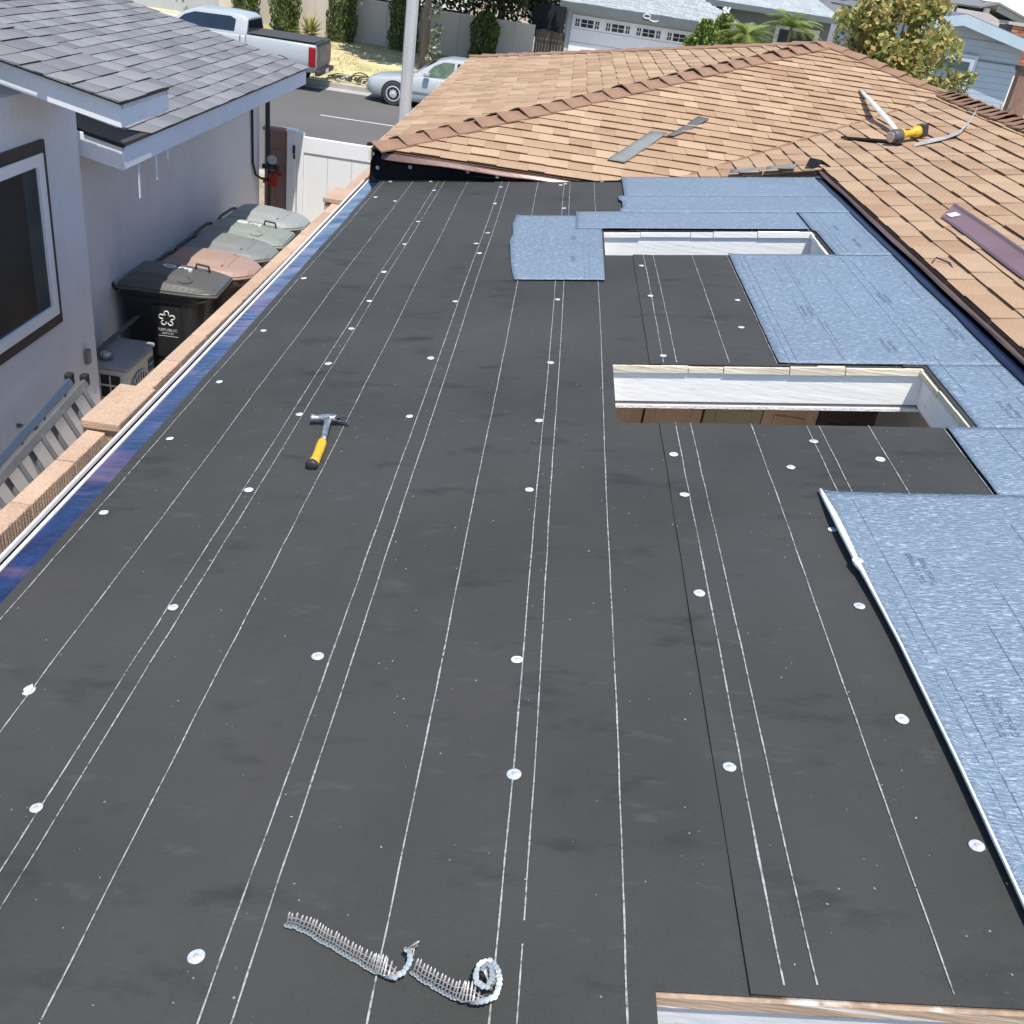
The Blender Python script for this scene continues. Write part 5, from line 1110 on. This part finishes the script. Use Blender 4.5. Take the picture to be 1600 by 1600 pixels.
MB().bb(-.30,-.105,.02,.82,2.2,3.78).build('side_face',TRIMD,ch); MB().bb(-.32,.95,-.06,.9,3.80,3.90).build('chimney_cap',CONC,ch)
# pale roofs and buildings beyond
wb=thing('pale_building','large pale flat roofed building beyond the blue house','building'); MB().bb(17.5,48,62,110,-.3,3.5).build('wall',M('white_render',(.72,.70,.66),.9,.04),wb); 
m_=MB(); m_.poly([(17.0,61.5,3.5),(90,61.5,3.2),(90,112,6.6),(17.0,112,6.4)]); m_.build('roof',M('white_roof_coating',(.74,.73,.70),.85,.05,.3,.05,4),wb,solid=.1)
for (x,y,h) in ((22.2,66,.55),(25.0,69,.3),(27.2,72,.4),(20.5,64,.35),(30,75,.5)): MB().bb(x,x+.5,y,y+.4,3.3,4.1+h*.4).build('roof_vent',GRYF,wb)
rebase(wb,(30,80,-.3))
sh_=thing('small_gabled_house','small grey gabled roof with pale post above the blue house ridge','house'); m_=MB(); 
m_.extr([(20.6,58,4.30),(21.5,58,4.62),(24.4,58,3.75),(24.4,58,3.66),(21.5,58,4.52),(20.6,58,4.22)],(0,9,0)); m_.build('roof',M('mid_grey_roof',(.20,.20,.20),.9,.1),sh_); m_=MB(); m_.extr([(21.5,58.02,4.5),(24.4,58.02,3.65),(24.4,58.02,3.40),(21.5,58.02,4.2)],(0,.05,0)); m_.build('barge_board',GRYF,sh_); MB().bb(21.0,21.25,58.2,58.45,-.3,4.28).build('post',SIDE,sh_); MB().bb(22,25,60,66,-.3,3.7).build('wall',M('white_render',(.72,.70,.66)),sh_); rebase(sh_,(22.4,61,-.3))
tp=thing('taupe_roofed_house','low house with dull taupe roof between yellow tree and pale building','house'); m_=MB(); m_.poly([(13.6,46,3.30),(19.0,46,3.25),(19,52,4.05),(13.6,52,4.15)]); m_.build('roof',M('taupe_roof',(.30,.26,.24),.95,.1,1,.2,12),tp,solid=.08); MB().bb(14,18.5,46.6,56,-.3,3.25).build('wall',BEIGE,tp); MB().cyl((16.4,49,3.6),(16.42,49,4.15),.06,n=8).build('vent_pipe',TRIMD,tp); rebase(tp,(15,50,-.3))
for i,(x,y,w,h,c,lb) in enumerate(((38,120,16,5.5,(.16,.14,.13),'dark roofed house on the far skyline at top right'),(-20,70,26,5.5,(.22,.21,.2),'grey house far behind the left cypress columns'),(6,80,16,5.0,(.25,.2,.17),'brown house far behind the garage house'))):
    q=thing('distant_house',lb,'house',(x,y,-.3)); MB().bb(-w/2,w/2,0,8,0,h*.7).build('wall',M('white_render',(.72,.70,.66)),q); MB().extr([(-w/2-.4,-.4,h*.7),(w/2+.4,-.4,h*.7),(w/2+.4,4,h),(-w/2-.4,4,h)],(0,.01,.2)).build('roof',M('far_roof_%d'%i,c,.9,.1),q)
# ---------------------------------------------------------------- street lamp pole
lp=thing('lamp_pole','pale concrete street lamp pole rising in front of the silver car','lamp pole',(-2.467,16.5,-.05)); MB().tube([(0,0,0),(0,0,8.2)],[.098,.088],8).build('shaft',M('speckled_concrete',(.50,.49,.47),.85,.05,3,.12,60,speck=((.25,.25,.24),40,.12,.8)),lp); MB().lathe([(.10,8.2),(.16,8.25),(.19,8.5),(.12,8.7),(.03,8.75)],n=12).build('lamp_head',ALU,lp); MB().lathe([(.22,0),(.22,.02),(.15,.06)],n=12).build('base_plate',ALU,lp)
# ---------------------------------------------------------------- vehicles
SILVER=M('silver_car_paint',(.42,.44,.44),.28,.03,2,.02,60,metal=.0,coat=.4); TRKP=M('pale_silver_truck_paint',(.42,.44,.45),.28,.03,2,.02,60,metal=.0,coat=.4); CGL=M('tinted_car_glass',(.012,.02,.035),.06,.2,1,0,10,spec=.8); CGL2=M('clear_car_glass',(.10,.14,.08),.08,.4,5,0,10,spec=.8)
TYRE=M('dusty_tyre',(.045,.043,.042),.85,.15,6,.1,60); RIM=M('silver_wheel_trim',(.55,.56,.57),.45,.08,8,.05,60,metal=.05); LAMP=M('clear_headlight',(.52,.54,.52),.12,.05,6,0,10,spec=.8); TAIL=M('red_tail_light',(.30,.008,.012),.2,.15,6,0,10)
CARIN=M('dark_wheel_well',(.008,.008,.008),.9,0)
def loft(secs,mat,name,par,bev=.03,seg=2,smooth=False,cabin=False):
    """secs: (x,zb,zt,wb,wm,wt) closed rounded cross sections down the length"""
    m_=MB(); P=[]
    for x,zb,zt,wb,wm,wt in secs:
        h=zt-zb; half=[(wb,zb),(wm*.985,zb+h*.18),(wm,zb+h*.48),(wm*.985,zb+h*.74),(wt,zt-h*.03),(wt*.6,zt+.012),(0,zt+.02)]
        if cabin: half=[(wb+(wt-wb)*t,zb+h*t) for t in(0,.33,.66,.94)]+[(wt*.93,zt),(wt*.6,zt+.012),(0,zt+.02)]
        P.append([Vector((x,-y,z)) for y,z in half]+[Vector((x,y,z)) for y,z in half[-2::-1]])
    n=len(P[0]); vs=[p for r in P for p in r]
    m_.add(vs,[(i*n+k,i*n+(k+1)%n,(i+1)*n+(k+1)%n,(i+1)*n+k) for i in range(len(P)-1) for k in range(n)]+[tuple(range(n-1,-1,-1)),tuple(range(len(vs)-n,len(vs)))])
    o=m_.build(name,mat,par,smooth=True); md=o.modifiers.new('bevel','BEVEL'); md.width=bev; md.segments=seg; md.limit_method='ANGLE'; md.angle_limit=math.radians(35); return o
def wheel(par,x,y,R_,side,w=.2):
    m_=MB(); m_.lathe([(R_*.66,-w/2),(R_*.93,-w/2),(R_,-w/2+.03),(R_,w/2-.03),(R_*.93,w/2),(R_*.66,w/2)],(0,0,0),(0,1,0),24); t=m_.build('wheel',TYRE,par,smooth=False,loc=(x,y,R_))
    s=side*(w/2+.004); m_=MB(); m_.lathe([(R_*.64,-.02),(R_*.66,.004),(R_*.58,.012),(R_*.54,-.012),(R_*.15,.006),(.02,.014)],(0,s,0),(0,side,0),24); m_.build('rim',RIM,t)
    m_=MB()
    for k in range(10):
        an=2*math.pi*k/10; m_.box((R_*.40*math.cos(an),s+side*.004,R_*.40*math.sin(an)),(.028,.012,.055),M=Matrix.Rotation(-an+math.pi/2,3,'Y'))
    m_.build('rim_slot',CARIN,t)
def sedan(label,loc,rz,paint,group=None):
    r=thing('parked_car',label,'car',loc,rz,group)
    b=loft([(0,.28,.56,.50,.56,.52),(.06,.24,.60,.62,.68,.62),(.22,.20,.655,.72,.78,.70),(.55,.18,.715,.78,.825,.76),(.95,.18,.775,.80,.845,.77),(1.40,.17,.845,.80,.85,.78),(2.0,.17,.86,.80,.855,.79),(2.8,.17,.875,.80,.855,.79),(3.5,.18,.89,.80,.85,.78),(4.0,.20,.90,.78,.83,.75),(4.3,.26,.86,.70,.77,.68),(4.42,.32,.76,.60,.66,.60)],paint,'body',r)
    loft([(1.28,.83,.855,.74,.75,.70),(1.55,.83,1.05,.75,.74,.63),(1.95,.84,1.28,.76,.75,.57),(2.25,.84,1.355,.77,.76,.56),(2.8,.85,1.37,.77,.76,.56),(3.2,.86,1.33,.77,.75,.56),(3.6,.87,1.16,.76,.74,.60),(3.95,.88,.92,.74,.74,.68)],paint,'roof',r,.02,cabin=True)
    def sidepane(pts,nm,mt,push=.006):
        for sg in(-1,1):
            m_=MB(); q=[]
            for x,z in pts:
                t=max(0,(z-.85)/(1.36-.85)); y=.768-.205*t; q.append(Vector((x,sg*(y+push),z)))
            m_.poly(q); m_.build(nm,mt,r,solid=.002)
    sidepane([(1.62,.885),(2.42,.895),(2.42,1.285),(2.12,1.275),(1.86,1.15)],'side_window',CGL2,.008); sidepane([(2.50,.895),(3.25,.905),(3.42,1.02),(3.12,1.255),(2.50,1.29)],'side_window',CGL,.008)
    m_=MB(); m_.grid([[Vector((1.40,y*.70,.875+.008*(1-abs(y)))) for y in(-1,-.5,0,.5,1)],[Vector((1.93,y*.55,1.275+.02*(1-abs(y)))) for y in(-1,-.5,0,.5,1)]]); o=m_.build('windscreen',CGL,r); o.location=(-.035,0,.03)
    for sg in(-1,1):
        for x in(.80,3.52):
            m_=MB(); m_.lathe([(.345,0),(.345,.006),(.30,.010)],(x,sg*.836,.31),(0,sg,0),24); m_.v=[(a_,b_,c_) for a_,b_,c_ in m_.v]; m_.build('wheel_arch',CARIN,r); wheel(r,x,sg*.785,.31,sg,.19)
        m_=MB(); m_.hexa([Vector(p) for p in((.10,sg*.60,.53),(.44,sg*.80,.56),(.44,sg*.70,.60),(.10,sg*.50,.58),(.115,sg*.61,.60),(.46,sg*.79,.645),(.46,sg*.69,.68),(.12,sg*.5,.64))]); m_.build('headlight',LAMP,r,bevel=.012)
        m_=MB(); m_.box((1.70,sg*.905,.93),(.16,.16,.11)); m_.build('mirror',paint,r,bevel=.03)
        m_=MB(); m_.bb(1.12,3.2,sg*.862-.006,sg*.862+.006,.43,.475); m_.build('side_moulding',M('grey_moulding',(.28,.31,.32),.5,.03),r,bevel=.004)
        m_=MB(); m_.bb(2.18,2.34,sg*.866-.008,sg*.866+.008,.70,.735); m_.build('door_handle',TBLK,r,bevel=.006)
        for x in(1.22,2.46): MB().bb(x,x+.008,sg*.858-.003,sg*.858+.003,.25,.86).build('door_gap',CARIN,r)
    m_=MB(); m_.bb(-.035,.02,-.58,.58,.26,.46); m_.build('bumper',paint,r,bevel=.05,seg=3); MB().bb(-.01,.02,-.3,.3,.50,.56).build('grille',CARIN,r)
    for sg in(-1,1): MB().box((4.40,sg*.55,.72),(.06,.3,.14)).build('tail_light',TAIL,r,bevel=.02)
    return r
sedan('silver parked sedan seen side on behind the lamp pole',(-5.52,30.02,SZ),0,SILVER)
WHP=M('white_car_paint',(.78,.78,.77),.3,.02,2,metal=.0,coat=.5)
sedan('white car on the driveway, only its roof showing over the tan roof',(1.6,34.2,-.28),math.pi/2,WHP)
# pickup truck: local x runs forward from the tailgate
tr=thing('pickup_truck','pale silver pickup truck half hidden behind the grey shingle roof','pickup truck',(-6.92,30.15,SZ),math.pi)
def loft2(*a,**k): return loft(*a,**k)
loft([(.03,.52,1.20,.80,.90,.86),(.10,.50,1.23,.84,.94,.90),(.9,.48,1.235,.84,.95,.90),(1.98,.46,1.24,.84,.95,.90)],TRKP,'bed',tr,.025)
loft([(2.0,.44,1.22,.84,.95,.90),(2.8,.42,1.22,.84,.95,.90),(4.2,.42,1.20,.84,.95,.88),(4.35,.42,1.18,.84,.95,.86),(5.2,.44,1.12,.84,.94,.82),(5.6,.48,1.04,.78,.88,.76),(5.72,.52,.92,.70,.80,.70)],TRKP,'body',tr,.03)
loft([(1.98,1.20,1.60,.86,.85,.66),(2.12,1.20,1.68,.87,.86,.66),(2.6,1.20,1.715,.87,.86,.66),(3.4,1.20,1.70,.87,.86,.66),(3.75,1.20,1.58,.86,.84,.66),(4.1,1.19,1.34,.85,.83,.70),(4.35,1.18,1.21,.84,.84,.78)],TRKP,'cab',tr,.02,cabin=True)
MB().bb(.08,1.96,-.82,.82,1.262,1.285).build('bed_cover',M('dark_grey_cover',(.055,.055,.058),.75,.1),tr,bevel=.008)
MB().bb(.0,.05,-.78,.78,.62,1.20).build('tailgate',M('dusty_grey_tailgate',(.17,.16,.15),.6,.45,4,.2,20),tr,bevel=.015)
MB().bb(-.01,.06,-.80,.80,1.20,1.275).build('tailgate_spoiler',M('dark_grey_cover',(.055,.055,.058)),tr,bevel=.02)
MB().bb(-.10,.06,-.86,.86,.44,.58).build('rear_bumper',TRIMD,tr,bevel=.03); MB().box((-.105,.0,.5),(.01,.30,.13)).build('licence_plate',WHT,tr)
for sg in(-1,1):
    MB().box((.12,sg*.935,.915),(.20,.066,.50)).build('tail_light',TAIL,tr,bevel=.03)
    for x in(1.02,4.75): 
        m_=MB(); m_.lathe([(.45,0),(.45,.006),(.40,.010)],(x,sg*.945,.40),(0,sg,0),24); m_.build('wheel_arch',CARIN,tr); wheel(tr,x,sg*.86,.39,sg,.26)
    m_=MB(); q=[]
    for x,z in((2.32,1.27),(4.02,1.245),(3.72,1.50),(3.45,1.60),(2.45,1.62),(2.30,1.56)):
        t=(z-1.20)/.5; q.append(Vector((x,sg*(.880-.212*t),z)))
    m_.poly(q); m_.build('side_window',CGL,tr,solid=.002)
    MB().bb(2.95,2.96,sg*.95-.004,sg*.95+.004,.55,1.2).build('door_gap',CARIN,tr); MB().bb(2.12,2.14,sg*.95-.004,sg*.95+.004,.55,1.2).build('door_gap',CARIN,tr)
    MB().box((4.05,sg*1.03,1.28),(.10,.18,.20)).build('mirror',TBLK,tr,bevel=.03)
m_=MB(); m_.poly([(1.965,-.74,1.29),(1.965,.74,1.29),(1.985,.60,1.60),(1.985,-.60,1.60)]); m_.build('rear_window',CGL,tr,solid=.003)
# debris heap on the verge
DB=M('dark_debris',(.06,.055,.05),.9,.4,6); DB2=M('pale_debris',(.42,.38,.32),.9,.2,6); hp=thing('debris_pile','heap of dark branches and broken pieces on the verge between truck and car','debris pile',(-6.2,31.35,-.3))
for k in range(46):
    x=random.uniform(-.95,1.05); y=random.uniform(-.25,.45); z=random.uniform(.02,.22)*(1-abs(x)*.5); an=random.gauss(0,.5); l=random.uniform(.15,.55)
    d=Vector((math.cos(an),math.sin(an)*.5,random.uniform(-.25,.3))); m_=MB(); m_.tube([Vector((x,y,z)),Vector((x,y,z))+d*l*.5+Vector((0,0,.03)),Vector((x,y,z))+d*l],[.022,.018,.008],5); m_.build('branch',DB if random.random()<.75 else DB2,hp)
for k in range(16):
    x=random.uniform(-.9,1.3); m_=MB(); m_.box((0,0,0),(random.uniform(.1,.3),random.uniform(.06,.18),random.uniform(.04,.12))); m_.build('chunk',DB if random.random()<.6 else DB2,hp,loc=(x,random.uniform(-.3,.5),random.uniform(.02,.12)),rot=(random.uniform(-.5,.5),random.uniform(-.5,.5),random.uniform(0,3)),bevel=.015)
m_=MB(); m_.tube([(.1+.28*math.cos(t),.15,.12+.2*math.sin(t)) for t in [math.pi*k/10 for k in range(11)]],.02,6); m_.build('hoop',DB,hp)
tag(MB().bb(-5.65,-5.0,31.6,32.0,-.30,-.08).build('dark_box',DB,None,bevel=.03),'dark box on the verge at the right end of the debris heap','box')
# overhead wire at the far right
m_=MB(); m_.tube([(22.4-6*t,60-3*t,4.5+1.6*t-1.6*t*(1-t)) for t in [k/10 for k in range(11)]],.015,4); tag(m_.build('overhead_wire',RUBB),'thin dark overhead wire above the small gabled roof','wire')
